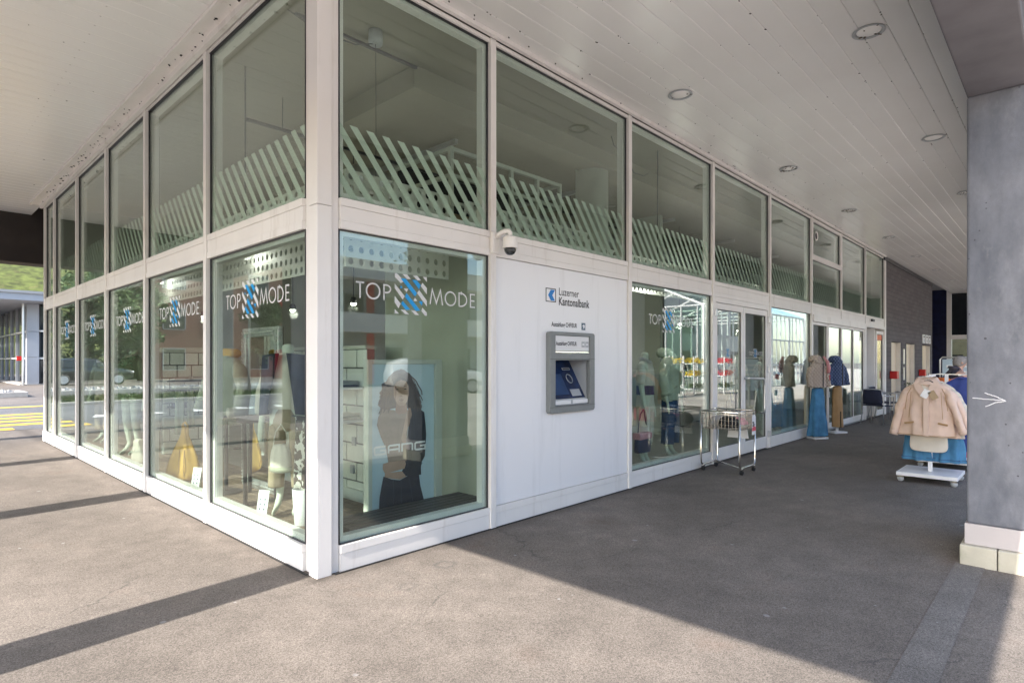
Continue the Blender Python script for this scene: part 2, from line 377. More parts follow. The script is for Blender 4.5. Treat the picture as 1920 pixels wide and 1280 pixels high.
# soffit metal: white coil-coated strips with dirty spots
def soffit():
    m, t, b, out = nodes('soffit'); L = t.links; N = t.nodes.new
    tc = N('ShaderNodeTexCoord')
    n = N('ShaderNodeTexNoise'); n.inputs['Scale'].default_value = .7; n.inputs['Detail'].default_value = 5; L.new(tc.outputs['Object'], n.inputs['Vector'])
    r = N('ShaderNodeValToRGB'); r.color_ramp.elements[0].color = (.85,.84,.825,1); r.color_ramp.elements[1].color = (.90,.895,.885,1)
    r.color_ramp.elements[0].position = .35; r.color_ramp.elements[1].position = .65; L.new(n.outputs['Fac'], r.inputs[0])
    v = N('ShaderNodeTexVoronoi'); v.inputs['Scale'].default_value = 2.3; L.new(tc.outputs['Object'], v.inputs['Vector'])
    n2 = N('ShaderNodeTexNoise'); n2.inputs['Scale'].default_value = 40; L.new(tc.outputs['Object'], n2.inputs['Vector'])
    mm = N('ShaderNodeMath'); mm.operation = 'MULTIPLY_ADD'; mm.inputs[1].default_value = .06; L.new(n2.outputs['Fac'], mm.inputs[0]); L.new(v.outputs['Distance'], mm.inputs[2])
    r2 = N('ShaderNodeValToRGB'); r2.color_ramp.elements[0].position = .045; r2.color_ramp.elements[1].position = .06
    r2.color_ramp.elements[0].color = (.7,)*3+(1,); r2.color_ramp.elements[1].color = (0,0,0,1); L.new(mm.outputs[0], r2.inputs[0])
    mx = N('ShaderNodeMix'); mx.data_type = 'RGBA'; mx.inputs[7].default_value = (.10,.07,.05,1)
    L.new(r2.outputs[0], mx.inputs[0]); L.new(r.outputs[0], mx.inputs[6]); L.new(mx.outputs[2], b.inputs['Base Color'])
    b.inputs['Roughness'].default_value = .27; b.inputs['Specular IOR Level'].default_value = .5
    wv = N('ShaderNodeTexNoise'); wv.inputs['Scale'].default_value = .8; wv.inputs['Detail'].default_value = 2
    mpn = N('ShaderNodeMapping'); mpn.inputs['Scale'].default_value = (.6, 3, 1); L.new(tc.outputs['Object'], mpn.inputs[0]); L.new(mpn.outputs[0], wv.inputs['Vector'])
    bp = N('ShaderNodeBump'); bp.inputs['Strength'].default_value = .12; bp.inputs['Distance'].default_value = .02
    L.new(wv.outputs['Fac'], bp.inputs['Height']); L.new(bp.outputs[0], b.inputs['Normal'])
soffit()

def glass(name, tint, f0, rough=0.0):
    m = bpy.data.materials.new(name); m.use_nodes = True; M[name] = m; t = m.node_tree; t.nodes.clear(); N = t.nodes.new; L = t.links
    o = N('ShaderNodeOutputMaterial'); mx = N('ShaderNodeMixShader'); tr = N('ShaderNodeBsdfTransparent'); gl = N('ShaderNodeBsdfGlossy')
    tr.inputs[0].default_value = lin(tint); gl.inputs['Roughness'].default_value = rough; gl.inputs[0].default_value = (.97,1,.98,1)
    lw = N('ShaderNodeLayerWeight'); lw.inputs[0].default_value = .5
    pw = N('ShaderNodeMath'); pw.operation = 'POWER'; pw.inputs[1].default_value = 4.2; L.new(lw.outputs['Facing'], pw.inputs[0])
    ma = N('ShaderNodeMath'); ma.operation = 'MULTIPLY_ADD'; ma.inputs[1].default_value = 1-f0; ma.inputs[2].default_value = f0; L.new(pw.outputs[0], ma.inputs[0])
    # slight waviness of float glass
    tc = N('ShaderNodeTexCoord'); nz = N('ShaderNodeTexNoise'); nz.inputs['Scale'].default_value = 1.1; nz.inputs['Detail'].default_value = 1
    L.new(tc.outputs['Object'], nz.inputs['Vector']); bp = N('ShaderNodeBump'); bp.inputs['Strength'].default_value = .014; bp.inputs['Distance'].default_value = .02
    L.new(nz.outputs['Fac'], bp.inputs['Height']); L.new(bp.outputs[0], gl.inputs['Normal'])
    L.new(ma.outputs[0], mx.inputs[0]); L.new(tr.outputs[0], mx.inputs[1]); L.new(gl.outputs[0], mx.inputs[2]); L.new(mx.outputs[0], o.inputs[0])
glass('shop_glass', (.90,.955,.925), .075)
glass('edge_glass', (.82,.9,.86), .0)
glass('smoke_dome', (.25,.26,.28), .06)

def film(name, col, alpha):
    m = bpy.data.materials.new(name); m.use_nodes = True; M[name] = m; t = m.node_tree; t.nodes.clear(); N = t.nodes.new; L = t.links
    o = N('ShaderNodeOutputMaterial'); mx = N('ShaderNodeMixShader'); tr = N('ShaderNodeBsdfTransparent'); m2 = N('ShaderNodeMixShader')
    d = N('ShaderNodeBsdfDiffuse'); tl = N('ShaderNodeBsdfTranslucent'); d.inputs[0].default_value = lin(col); tl.inputs[0].default_value = lin(col)
    m2.inputs[0].default_value = .3; L.new(d.outputs[0], m2.inputs[1]); L.new(tl.outputs[0], m2.inputs[2])
    mx.inputs[0].default_value = alpha; L.new(tr.outputs[0], mx.inputs[1]); L.new(m2.outputs[0], mx.inputs[2]); L.new(mx.outputs[0], o.inputs[0])
film('frost', (.86,.92,.85), .80)
film('vinyl_white', (.88,.88,.90), .95)

def emis(name, col, s):
    m, t, b, out = nodes(name); b.inputs['Base Color'].default_value = lin(col); b.inputs['Emission Color'].default_value = lin(col); b.inputs['Emission Strength'].default_value = s
emis('bulb', (1,.93,.8), 9)

def blockwall(name, c0, c1, scale, bw, bh, mortar, rough=.8):
    m, t, b, out = nodes(name); L = t.links; N = t.nodes.new
    tc = N('ShaderNodeTexCoord'); mp = N('ShaderNodeMapping'); mp.inputs['Rotation'].default_value = (R_(90), 0, 0); L.new(tc.outputs['Object'], mp.inputs[0])
    br = N('ShaderNodeTexBrick'); L.new(mp.outputs[0], br.inputs['Vector']); br.inputs['Scale'].default_value = scale
    br.inputs['Color1'].default_value = lin(c0); br.inputs['Color2'].default_value = lin(c1); br.inputs['Mortar'].default_value = lin(mortar)
    br.inputs['Brick Width'].default_value = bw; br.inputs['Row Height'].default_value = bh; br.inputs['Mortar Size'].default_value = .006
    L.new(br.outputs['Color'], b.inputs['Base Color']); b.inputs['Roughness'].default_value = rough
    bp = N('ShaderNodeBump'); bp.inputs['Strength'].default_value = .4; bp.inputs['Distance'].default_value = .01; bp.invert = True
    L.new(br.outputs['Fac'], bp.inputs['Height']); L.new(bp.outputs[0], b.inputs['Normal'])
blockwall('dark_blocks', (.105,.095,.10), (.135,.125,.13), 1, .4, .125, (.07,.065,.07))

def quilt(name, c0, c1, sc=13):
    m, t, b, out = nodes(name); L = t.links; N = t.nodes.new
    tc = N('ShaderNodeTexCoord'); hs = []
    sx = N('ShaderNodeSeparateXYZ'); L.new(tc.outputs['Object'], sx.inputs[0])
    ad0 = N('ShaderNodeMath'); ad0.operation = 'SUBTRACT'; L.new(sx.outputs[0], ad0.inputs[0]); L.new(sx.outputs[1], ad0.inputs[1])
    for sg in ('ADD', 'SUBTRACT'):
        a = N('ShaderNodeMath'); a.operation = sg; L.new(ad0.outputs[0], a.inputs[0]); L.new(sx.outputs[2], a.inputs[1])
        k = N('ShaderNodeMath'); k.operation = 'MULTIPLY'; k.inputs[1].default_value = sc*PI; L.new(a.outputs[0], k.inputs[0])
        s_ = N('ShaderNodeMath'); s_.operation = 'SINE'; L.new(k.outputs[0], s_.inputs[0])
        ab = N('ShaderNodeMath'); ab.operation = 'ABSOLUTE'; L.new(s_.outputs[0], ab.inputs[0]); hs.append(ab)
    mn = N('ShaderNodeMath'); mn.operation = 'MINIMUM'; L.new(hs[0].outputs[0], mn.inputs[0]); L.new(hs[1].outputs[0], mn.inputs[1])
    r = N('ShaderNodeValToRGB'); r.color_ramp.elements[0].color = lin(c1); r.color_ramp.elements[1].color = lin(c0)
    r.color_ramp.elements[0].position = .08; r.color_ramp.elements[1].position = .4
    L.new(mn.outputs[0], r.inputs[0]); L.new(r.outputs[0], b.inputs['Base Color']); b.inputs['Roughness'].default_value = .6
    bp = N('ShaderNodeBump'); bp.inputs['Strength'].default_value = .8; bp.inputs['Distance'].default_value = .012
    L.new(mn.outputs[0], bp.inputs['Height']); L.new(bp.outputs[0], b.inputs['Normal'])
quilt('quilt_beige', (.52,.43,.36), (.33,.27,.23))
quilt('quilt_navy', (.02,.045,.13), (.16,.22,.36))
def rib(name, c0, sc=30):
    m, t, b, out = nodes(name); L = t.links; N = t.nodes.new
    tc = N('ShaderNodeTexCoord'); sx = N('ShaderNodeSeparateXYZ'); L.new(tc.outputs['Object'], sx.inputs[0])
    k = N('ShaderNodeMath'); k.operation = 'MULTIPLY'; k.inputs[1].default_value = sc*PI; L.new(sx.outputs[2], k.inputs[0])
    s_ = N('ShaderNodeMath'); s_.operation = 'SINE'; L.new(k.outputs[0], s_.inputs[0])
    ab = N('ShaderNodeMath'); ab.operation = 'ABSOLUTE'; L.new(s_.outputs[0], ab.inputs[0])
    b.inputs['Base Color'].default_value = lin(c0); b.inputs['Roughness'].default_value = .55
    bp = N('ShaderNodeBump'); bp.inputs['Strength'].default_value = .8; bp.inputs['Distance'].default_value = .02
    L.new(ab.outputs[0], bp.inputs['Height']); L.new(bp.outputs[0], b.inputs['Normal'])
rib('puffer_rib', (.045,.042,.06), 12)
rib('padded_grey', (.10,.13,.13), 14)
rib('padded_cream', (.60,.55,.46), 14)
# ------------------------------------------------------------------ ground, road
def sheet(name, mat, x0, x1, y0, y1, z, parent=None):
    o = MB().face([(x0,y0,z),(x1,y0,z),(x1,y1,z),(x0,y1,z)]).build(name, mat, parent, auto=False)
    if not parent: o['kind'] = 'structure'
    return o
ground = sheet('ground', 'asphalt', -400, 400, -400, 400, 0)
sheet('plaza', 'plaza_paving', -60, 120, -120, -3.85, .004)
sheet('pavement', 'pale_pavement', -120, -4.2, -3.8, 12.6, .004)
sheet('pavement', 'asphalt_strip', -20, 40, -3.31, -3.135, .004)
road = sheet('road', 'asphalt_road', -200, 200, 12.8, 22.2, .004)
for y, x0, x1 in ((13.1,-1.2,-.1),(14.15,-1.05,3.6),(15.2,-1.0,3.7),(16.25,-.95,3.8),(17.4,-.95,3.9),(20.9,-.9,4.2)):
    MB().face([(x0,y-.24,.009),(x1,y-.24,.009),(x1,y+.24,.009),(x0,y+.24,.009)]).build('crosswalk_stripe', 'yellow_line', road, auto=False)
for k in range(6):
    x = -1.9 - 1.25*k
    MB().face([(x-.28,15.0,.009),(x+.28,15.0,.009),(x,15.9,.009)]).build('give_way_triangle', 'white_line', road, auto=False)
for k in range(8):
    MB().face([(-9.5-4*k,17.2,.009),(-7.5-4*k,17.2,.009),(-7.5-4*k,17.35,.009),(-9.5-4*k,17.35,.009)]).build('lane_dash', 'white_line', road, auto=False)
MB().box(-40,-.9,20.35,20.5,-.05,.12).build('kerb', 'kerb', road, bevel=.02)
v = MB()
v.box(-40,-.9,20.5,23.1,-.02,.13)
verge = v.build('grass_verge', 'grass'); verge['kind'] = 'structure'
g = MB(); r2 = random.Random(3)
for i in range(9000):
    x = -r2.random()**1.6*26-.95; y = 20.52+r2.random()*2.5; a = r2.random()*PI; h = .06+r2.random()*.13; w = .012+.012*r2.random()
    dx, dy = math.cos(a)*w, math.sin(a)*w; lx, ly = (r2.random()-.5)*.1, (r2.random()-.5)*.1
    g.face([(x-dx,y-dy,.13),(x+dx,y+dy,.13),(x+lx,y+ly,.13+h)])
tag(g.build('grass', 'grass', auto=False, kind='stuff'), 'green grass blades on the verge beside the road', 'grass')
gb = thing('gravel_bed', 'long low kerbed bed of loose grey stones across the road', 'gravel bed', (-8,28.5,0))
for a in ((-22,2.0,27.4,27.6),(-22,2.0,29.4,29.6),(1.8,2.0,27.6,29.4)): MB().box(a[0],a[1],a[2],a[3],0,.22).build('kerb_stone','kerb',gb,bevel=.02)
peb = MB()
for i in range(1600):
    x = -21.9+r2.random()*23.5; y = 27.7+r2.random()*1.6; s = .05+.09*r2.random(); c = Vector((x,y,.13+r2.random()*.1))
    vs = [c+Vector((r2.uniform(-s,s),r2.uniform(-s,s),r2.uniform(-s,s)*.7)) for _ in range(4)]
    vs = [c+Vector((s,0,0)),c+Vector((-s,.2*s,0)),c+Vector((0,s,.1*s)),c+Vector((.1*s,-s,0)),c+Vector((0,.2*s,s*.8)),c+Vector((0,0,-s*.8))]
    peb.add(vs,[(0,2,4),(2,1,4),(1,3,4),(3,0,4),(2,0,5),(1,2,5),(3,1,5),(0,3,5)])
peb.build('stones','pebble',gb,auto=False,kind='stuff')
# hillside beyond the pavilion
hb = MB(); nx, ny = 50, 24
for j in range(ny):
    for i in range(nx):
        x = -160+i*7; t = j/(ny-1); y = 78+t*110
        z = -1+60*(t**.85)*(1+.12*math.sin(x*.02))+3*noise.noise(Vector((x*.03,y*.03,0)))*min(1,t*6)
        hb.v.append((x,y,z))
for j in range(ny-1):
    for i in range(nx-1): hb.f.append((j*nx+i,j*nx+i+1,(j+1)*nx+i+1,(j+1)*nx+i))
hb.build('hillside','hill_grass',smooth=True,kind='structure',auto=False)

# ------------------------------------------------------------------ canopy
CZ = 4.42
canopy = thing('canopy', 'white strip-clad canopy ceiling with grey painted concrete edge beams over the walkway', 'canopy', (0,0,0))
MB().box(-3.85,30.5,-3.85,12.0,4.62,5.3).build('roof_slab','render_grey',canopy)
W_ = .2
def strip_mesh(x0, x1):
    mb = MB(); prof = [(.0018,.03),(.0018,.004),(.008,0),(W_-.008,0),(W_-.0018,.004),(W_-.0018,.03)]
    mb.loft([[Vector((x0,p,z)) for p,z in prof],[Vector((x1,p,z)) for p,z in prof]])
    return mb
def strips(x0, x1, ys):
    first = None
    for y in ys:
        if first is None: first = strip_mesh(x0,x1).build('ceiling_strip','soffit',canopy,local=True); o = first
        else: o = first.copy(); COL.objects.link(o)
        o.location = (0,y,CZ+rnd.uniform(-.0012,.0012)); o.rotation_euler = (0,rnd.uniform(-.00015,.00015),0)
strips(-3.2, 29.9, [-.2-W_*k for k in range(15)])
strips(-3.2, -.02, [0+W_*k for k in range(57)])
MB().box(-3.2,29.9,-3.2,-.01,CZ+.05,CZ+.07).build('ceiling_backing','dark_metal',canopy)
MB().box(-3.2,-.02,-.01,11.4,CZ+.05,CZ+.07).build('ceiling_backing','dark_metal',canopy)
# edge beams: right, left, end
MB().box(-3.56,30,-3.56,-3.2,3.45,4.6).build('edge_beam','beam_paint',canopy,bevel=.012)
MB().box(-3.56,-3.2,-3.2,11.4,3.45,4.6).build('edge_beam','beam_paint',canopy,bevel=.012)
MB().box(-3.56,12,11.4,11.9,3.45,4.6).build('end_beam','beam_brown',canopy,bevel=.012)
MB().box(-3.85,30.4,-3.85,-3.575,3.64,4.619).build('fascia','clad_grey',canopy)
MB().box(-3.85,-3.575,-3.57,12.0,3.64,4.619).build('fascia','clad_grey',canopy)
# trim channel along the left facade with a dirt line
for z0,z1,x0,x1 in ((CZ-.035,CZ-.004,-.20,-.165),(CZ-.018,CZ-.004,-.165,-.03),(CZ-.075,CZ-.018,-.055,-.012)):
    MB().box(x0,x1,.0,10.25,z0,z1).build('wall_trim','white_alu',canopy)
MB().box(-.03,17.1,-.05,-.012,CZ-.045,CZ-.004).build('wall_trim','white_alu',canopy)
cob = MB()
for k in range(95):
    y = .3+9.7*r2.random()**1.3; c = Vector((-.1+r2.uniform(-.04,.06),y,CZ-.02)); s = .004+.008*r2.random()**1.5
    cob.obox(c,(s*1.6,s*2.4,s),(r2.random(),r2.random(),r2.random()))
for k in range(60):
    x = .3+16*r2.random(); cob.obox((x,-.07+r2.uniform(-.05,.03),CZ-.006),(.014,.008,.008),(0,0,r2.random()))
for k in range(260):
    y = -.2*r2.choice([1,2,3,4,5,7,8,9,11,12,13,13,14,14])+r2.gauss(0,.004); x = .8+9*r2.random()**1.2; s = .003+.009*r2.random()**2.5
    cob.obox((x,y,CZ-.001),(s*1.8,s,.003),(0,0,r2.gauss(0,.5)))
for k in range(40):
    x = -3+2.8*r2.random(); y = .2+9*r2.random(); s = .004+.012*r2.random()**3; cob.obox((x,y,CZ-.001),(s*1.8,s,.003),(0,0,r2.random()*3))
cob.build('spider_dirt','fabric_black',canopy,kind='stuff')

# downlights
def downlight(x, y, i, label, dirty):
    t = thing('downlight', label, 'ceiling light', (x,y,CZ), 0, 'round downlights in the canopy ceiling')
    MB().lathe([(.105,0),(.13,-.004),(.132,-.011),(.122,-.016),(.104,-.010),(.103,.0)],(0,0,0),28).build('ring','atm_light',t,smooth=True,local=True)
    MB().lathe([(.0005,-.018),(.05,-.016),(.085,-.010),(.098,-.002),(.0985,.004),(.0005,.006)],(0,0,0),24).build('lens','lamp_white',t,smooth=True,local=True)
    if dirty:
        d = MB(); q = random.Random(i)
        for k in range(dirty):
            a = q.random()*2*PI; rr = .05+.085*q.random(); s = .004+.014*q.random()
            d.obox((rr*math.cos(a),rr*math.sin(a),-.014 if rr>.1 else -.018),(s*1.6,s,.004),(0,0,a))
        d.build('cobweb','bark',t,local=True,kind='stuff')
names = ['nearest','second','third','fourth','fifth','sixth','seventh','eighth']
for i in range(8):
    x = 3.95+3.43*i
    downlight(x,-.65,i,'%s round downlight in the ceiling row along the shop windows' % names[i],[3,30,40,16,8,5,3,3][i])
    if i < 4: downlight(x,-2.46,20+i,'%s round downlight in the ceiling row nearer the grey pillar' % names[i],[9,0,24,6][i])

# pillars
def pillar(x0,x1,y0,y1,label,group):
    t = thing('concrete_pillar', label, 'pillar', ((x0+x1)/2,(y0+y1)/2,0), 0, group)
    MB().box(x0,x1,y0,y1,.30,3.452).build('shaft','concrete_pillar',t,bevel=.015)
    MB().box(x0-.012,x1+.012,y0-.012,y1+.012,.148,.300).build('plinth_panel','beige_panel',t,bevel=.004)
    bw = .2
    n = max(2,round((y1-y0+.08)/.2)); ys = [y0-.04+(y1-y0+.08)*k/n for k in range(n+1)]
    for k in range(n):
        MB().box(x0-.055,x1+.055,ys[k]+.003,ys[k+1]-.003,-.02,.146).build('base_stone','stone_base',t,bevel=.008)
    return t
p0 = pillar(3.47,4.4,-3.56,-3.2,'big blue-grey concrete pillar with a chalk arrow at the right edge','pillars along the walkway')
# chalk arrow on the front face
ch = MB()
def chalk(pts):
    q = random.Random(5); P = [Vector((3.4665,y,z)) for y,z in pts]; path = []
    for a,b in zip(P[:-1],P[1:]):
        for k in range(14): path.append(a.lerp(b,k/14)+Vector((0,q.uniform(-.0015,.0015),q.uniform(-.0015,.0015))))
    path.append(P[-1]); ch.tube(path,.0032,5)
chalk([(-3.235,1.225),(-3.42,1.215)]); chalk([(-3.305,1.265),(-3.36,1.245),(-3.42,1.215)]); chalk([(-3.31,1.165),(-3.36,1.195),(-3.425,1.212)])
ch.build('chalk_arrow','print_white',p0)
for i in range(3):
    pillar(9.85+6.38*i,10.75+6.38*i,-3.56,-3.2,['second grey concrete pillar of the walkway row, behind the clothes racks','third grey concrete pillar of the walkway row','fourth and farthest grey pillar of the walkway row'][i],'pillars along the walkway')
for i,y in enumerate((-3.88,-.15,3.46,7.08,10.7)):
    pillar(-3.56,-3.2,y,y+.36,['corner','first','second','third','farthest'][i]+' square grey pillar at the street edge of the canopy','pillars along the street edge')

# ------------------------------------------------------------------ shop building
shop = thing('shop_building', 'glazed corner shop front with white metal frames and dark wing', 'shop', (0,0,0))
def P(side, u, d, z): return (u, d, z) if side == 'R' else (d, u, z)
def fb(mb, side, u0, u1, d0, d1, z0, z1):
    return mb.box(u0,u1,d0,d1,z0,z1) if side == 'R' else mb.box(d0,d1,u0,u1,z0,z1)
Z0, ZF, ZG, ZT, ZP0, ZP1, ZU, ZH = 0, .131, .19, 2.438, 2.497, 2.602, 2.658, 4.335
BR = [.18,1.70,3.965,6.2,8.44,10.7,12.83,15.0,17.1]
BL = [.215,2.06,3.92,5.67,7.45,9.23,10.12]
HW = .036
# corner post, two stacked lengths with a seam, flanking frame posts
for z0,z1 in ((0,2.578),(2.582,CZ-.002)):
    MB().prism([(0,0,z0),(.112,0,z0),(.112,.118,z0),(0,.118,z0)],(0,0,z1-z0)).build('corner_post','white_alu',shop,bevel=.004)
for sd in 'RL':
    e = MB(); fb(e,sd,.124,BR[0] if sd=='R' else BL[0],.03,.11,0,CZ-.002); e.build('frame_post','white_alu',shop,bevel=.003)
    e = MB(); fb(e,sd,.112,.124,.036,.10,0,CZ-.002); e.build('post_gasket','dark_metal',shop)
def inner(bl, i, n):
    u0 = bl[i] + (HW if i else 0); u1 = bl[i+1] - HW
    return u0, u1
panes = {}
for sd, B in (('R',BR),('L',BL)):
    n = len(B)-1
    for i in range(1, n+1):
        e = MB(); u = B[i]
        fb(e,sd,u-HW+.002,u+HW-.002,-.010,.10,0,CZ-.045); e.build('mullion','white_alu',shop,bevel=.003)
    for i in range(n):
        u0, u1 = inner(B,i,n); g_ = .0015
        def fr(nm,z0,z1,d0=.0,d1=.09,mat='white_alu',bev=.003):
            e = MB(); fb(e,sd,u0+g_,u1-g_,d0,d1,z0,z1); return e.build(nm,mat,shop,bevel=bev)
        door = sd == 'R' and i in (3,5,6,7)
        if not door:
            fr('plinth',Z0,ZF-.002,.006); fr('sill_frame',ZF,ZG,0)
        fr('transom_frame',ZT,ZP0-.0015); fr('transom_panel',ZP0,ZP1-.0015,.006); fr('transom_frame',ZP1,ZU)
        fr('head_frame',ZH,CZ-.05,.0)
        fr('head_gasket',ZH-.004,ZH,.02,.05,'dark_metal',0)
        # glass panes: thin slabs, with slim dark gaskets
        def pane(z0,z1,key,uu0=None,uu1=None):
            a, b = (uu0 if uu0 is not None else u0), (uu1 if uu1 is not None else u1)
            e = MB(); fb(e,sd,a-.004,b+.004,.040,.048,z0-.004,z1+.004); o = e.build('glass_pane','shop_glass',shop)
            gk = MB()
            for q in ((a,a+.009,z0,z1),(b-.009,b,z0,z1),(a+.009,b-.009,z0,z0+.008),(a+.009,b-.009,z1-.008,z1)): fb(gk,sd,q[0],q[1],.026,.040,q[2],q[3])
            gk.build('gasket','dark_metal',o)
            # aluminium inner reveal
            rv = MB()
            for q in ((a,a+.05,z0,z1),(b-.05,b,z0,z1),(a+.05,b-.05,z0,z0+.05),(a+.05,b-.05,z1-.04,z1)): fb(rv,sd,q[0],q[1],.052,.12,q[2],q[3])
            rv.build('inner_frame','white_alu',o)
            panes[(sd,key)] = o; return o
        if sd == 'R' and i == 5:
            pane(ZU,3.54,('u',i)); fr('transom_frame',3.54,3.61)
            o = pane(3.64,ZH-.03,('h',i),u0+.05,u1-.05)
            e = MB(); 
            for q in ((u0+.002,u0+.05,3.61,ZH-.005),(u1-.05,u1-.002,3.61,ZH-.005),(u0+.05,u1-.05,3.612,3.64),(u0+.05,u1-.05,ZH-.03,ZH-.006)): fb(e,sd,q[0],q[1],-.005,.08,q[2],q[3])
            e.build('hopper_frame','white_alu',o,bevel=.003)
            MB().lathe([(.075,.02),(.095,.012),(.098,.03),(.07,.036),(.0005,.036)],(11.06,0,4.05),22,'y').build('vent_ring','white_alu',o,smooth=True)
            MB().lathe([(.066,.0),(.066,.012),(.0005,.012)],(11.06,.018,4.05),18,'y').build('vent_fan','dark_metal',o)
        else: pane(ZU,ZH,('u',i))
        if not door and not (sd == 'R' and i == 1): pane(ZG,ZT,('d',i))
for sd in 'RL':
    e = MB(); fb(e,sd,.13,17.1 if sd=='R' else 10.1,-.016,.0,.0,.007); e.build('base_sealant','black_rubber',shop)
# bank panel bay with an opening for the cash machine
u0,u1 = inner(BR,1,8); ax0,ax1,az0,az1 = 2.50,3.15,1.03,1.74
e = MB()
for q in ((u0+.01,ax0,ZG+.006,ZT-.006),(ax1,u1-.01,ZG+.006,ZT-.006),(ax0,ax1,ZG+.006,az0),(ax0,ax1,az1,ZT-.006)): e.box(q[0],q[1],.012,.07,q[2],q[3])
bank = e.build('bank_panel','panel_white',shop)
def RT(x, z, d=.0105): return lambda u,v,w: (x+u, d, z+v)
text_mb('Luzerner',.108,RT(2.648,2.165),.0006,xs=.86).build('bank_lettering','print_black',bank,auto=False)
text_mb('Kantonalbank',.118,RT(2.648,2.065),.0018,xs=.80).build('bank_lettering','print_black',bank,auto=False)
text_mb('Auszahlung CHF/EUR',.064,RT(2.535,1.845),.0012,xs=.74).build('bank_lettering','print_black',bank,auto=False)
lg = MB()
for q in ((2.447,2.605,2.214,2.222),(2.447,2.605,2.086,2.094),(2.447,2.455,2.094,2.214),(2.597,2.605,2.094,2.214)): lg.box(q[0],q[1],.0095,.012,q[2],q[3])
lg.build('bank_logo','print_black',bank)
MB().prism([(2.525,.0085,2.208),(2.588,.0085,2.208),(2.545,.0085,2.154),(2.588,.0085,2.100),(2.525,.0085,2.100),(2.485,.0085,2.154)],(0,.003,0)).build('bank_logo','print_blue',bank)
MB().box(3.035,3.10,.0085,.0115,1.825,1.90).build('card_symbol','print_slate',bank)
MB().prism([(3.045,.0065,1.872),(3.075,.0065,1.885),(3.09,.0065,1.868),(3.082,.0065,1.848),(3.06,.0065,1.838),(3.064,.0065,1.858)],(0,.002,0)).build('card_symbol','print_white',bank)

# frosted diagonal strips on the upper panes (pitch 0.14 m, leaning 50 degrees)
def clip_poly(poly, a, b):
    def cut(pl, val, keep):
        out = []
        for k in range(len(pl)):
            p, q = pl[k], pl[(k+1) % len(pl)]
            ip, iq = keep(p[0]), keep(q[0])
            if ip: out.append(p)
            if ip != iq:
                t = (val-p[0])/(q[0]-p[0]); out.append((val, p[1]+t*(q[1]-p[1])))
        return out
    poly = cut(poly, a, lambda x: x >= a)
    return cut(poly, b, lambda x: x <= b) if poly else poly
def film_strips(sd, i, B):
    u0,u1 = inner(B,i,0); u0 += .004; u1 -= .004; z0, z1 = ZU+.004, 3.21
    run = (z1-z0)/math.tan(R_(51)); o = panes[(sd,('u',i))]; w = .066
    k = math.floor((u0-1)/.14)
    while k*.14 < u1+1:
        s = k*.14; k += 1
        # both facades read "\" from outside: on the left facade u runs right-to-left
        if sd == 'R': q = [(s,z1),(s+w,z1),(s+w+run,z0),(s+run,z0)]
        else: q = [(s+w,z1),(s,z1),(s-run,z0),(s+w-run,z0)]
        q = clip_poly(q,u0,u1)
        if len(q) < 3: continue
        MB().prism([P(sd,u,.0495,z) for u,z in q],(0,.0012,0) if sd=='R' else (.0012,0,0)).build('frosted_strip','frost',o)
for i in range(8): film_strips('R',i,BR)
for i in range(6): film_strips('L',i,BL)

# window lettering
XW = [[(-157,155),(-138,157),(-68,100),(-100,83),(-157,126)],[(-83,155),(-38,156),(-3,123),(-42,121)],[(15,154),(60,157),(98,123),(62,119)],[(115,154),(157,157),(157,115)],[(112,105),(157,67),(157,15),(95,78)],[(79,46),(157,-36),(157,-83),(58,18)],[(-157,76),(-62,-17),(-83,-43),(-157,39)],[(-157,-21),(-100,-77),(-122,-114),(-157,-70)],[(-157,-121),(-117,-156),(-157,-156)],[(-102,-123),(-60,-124),(-20,-157),(-60,-155)],[(-1,-122),(40,-123),(79,-157),(37,-156)],[(112,-95),(157,-132),(157,-157),(139,-158),(101,-123)],[(-72,43),(-27,46),(-45,17)],[(22,-46),(37,-18),(62,-46)]]
XB = [[(-100,119),(-55,123),(56,18),(37,-12)],[(6,119),(51,121),(93,87),(79,49)],[(-45,10),(89,-118),(46,-125),(-62,-20)],[(-83,-54),(-10,-117),(-51,-123),(-98,-77)],[(-100,68),(-83,46),(-107,44)],[(70,-46),(113,-43),(107,-80)]]
def arc(cx, cy, rx, ry, a0, a1, n=20): return [(cx+rx*math.cos(R_(a0+(a1-a0)*k/n)), cy+ry*math.sin(R_(a0+(a1-a0)*k/n))) for k in range(n+1)]
STROKES = []
h = .0605
STROKES += [[(-.499,h-.005),(-.428,h-.005)],[(-.4635,h-.005),(-.4635,-h)]]                                    # T
STROKES += [arc(-.351,0,.058,h-.004,0,360,28)]                                                               # O
STROKES += [[(-.255,-h),(-.255,h-.005),(-.232,h-.005)]+arc(-.232,.027,.036,.029,90,-90,10)+[(-.255,-.002)]]   # P
STROKES += [[(.190,-h),(.213,h),(.256,-h+.012),(.299,h),(.322,-h)]]                                          # M
STROKES += [arc(.409,0,.058,h-.004,0,360,28)]                                                                # O
STROKES += [[(.505,-h+.005),(.505,h-.005),(.525,h-.005)]+arc(.525,0,.068,h-.005,90,-90,14)+[(.505,-h+.005)]]  # D
STROKES += [[(.690,h-.005),(.637,h-.005),(.637,-h+.005),(.690,-h+.005)],[(.637,0),(.684,0)]]                 # E
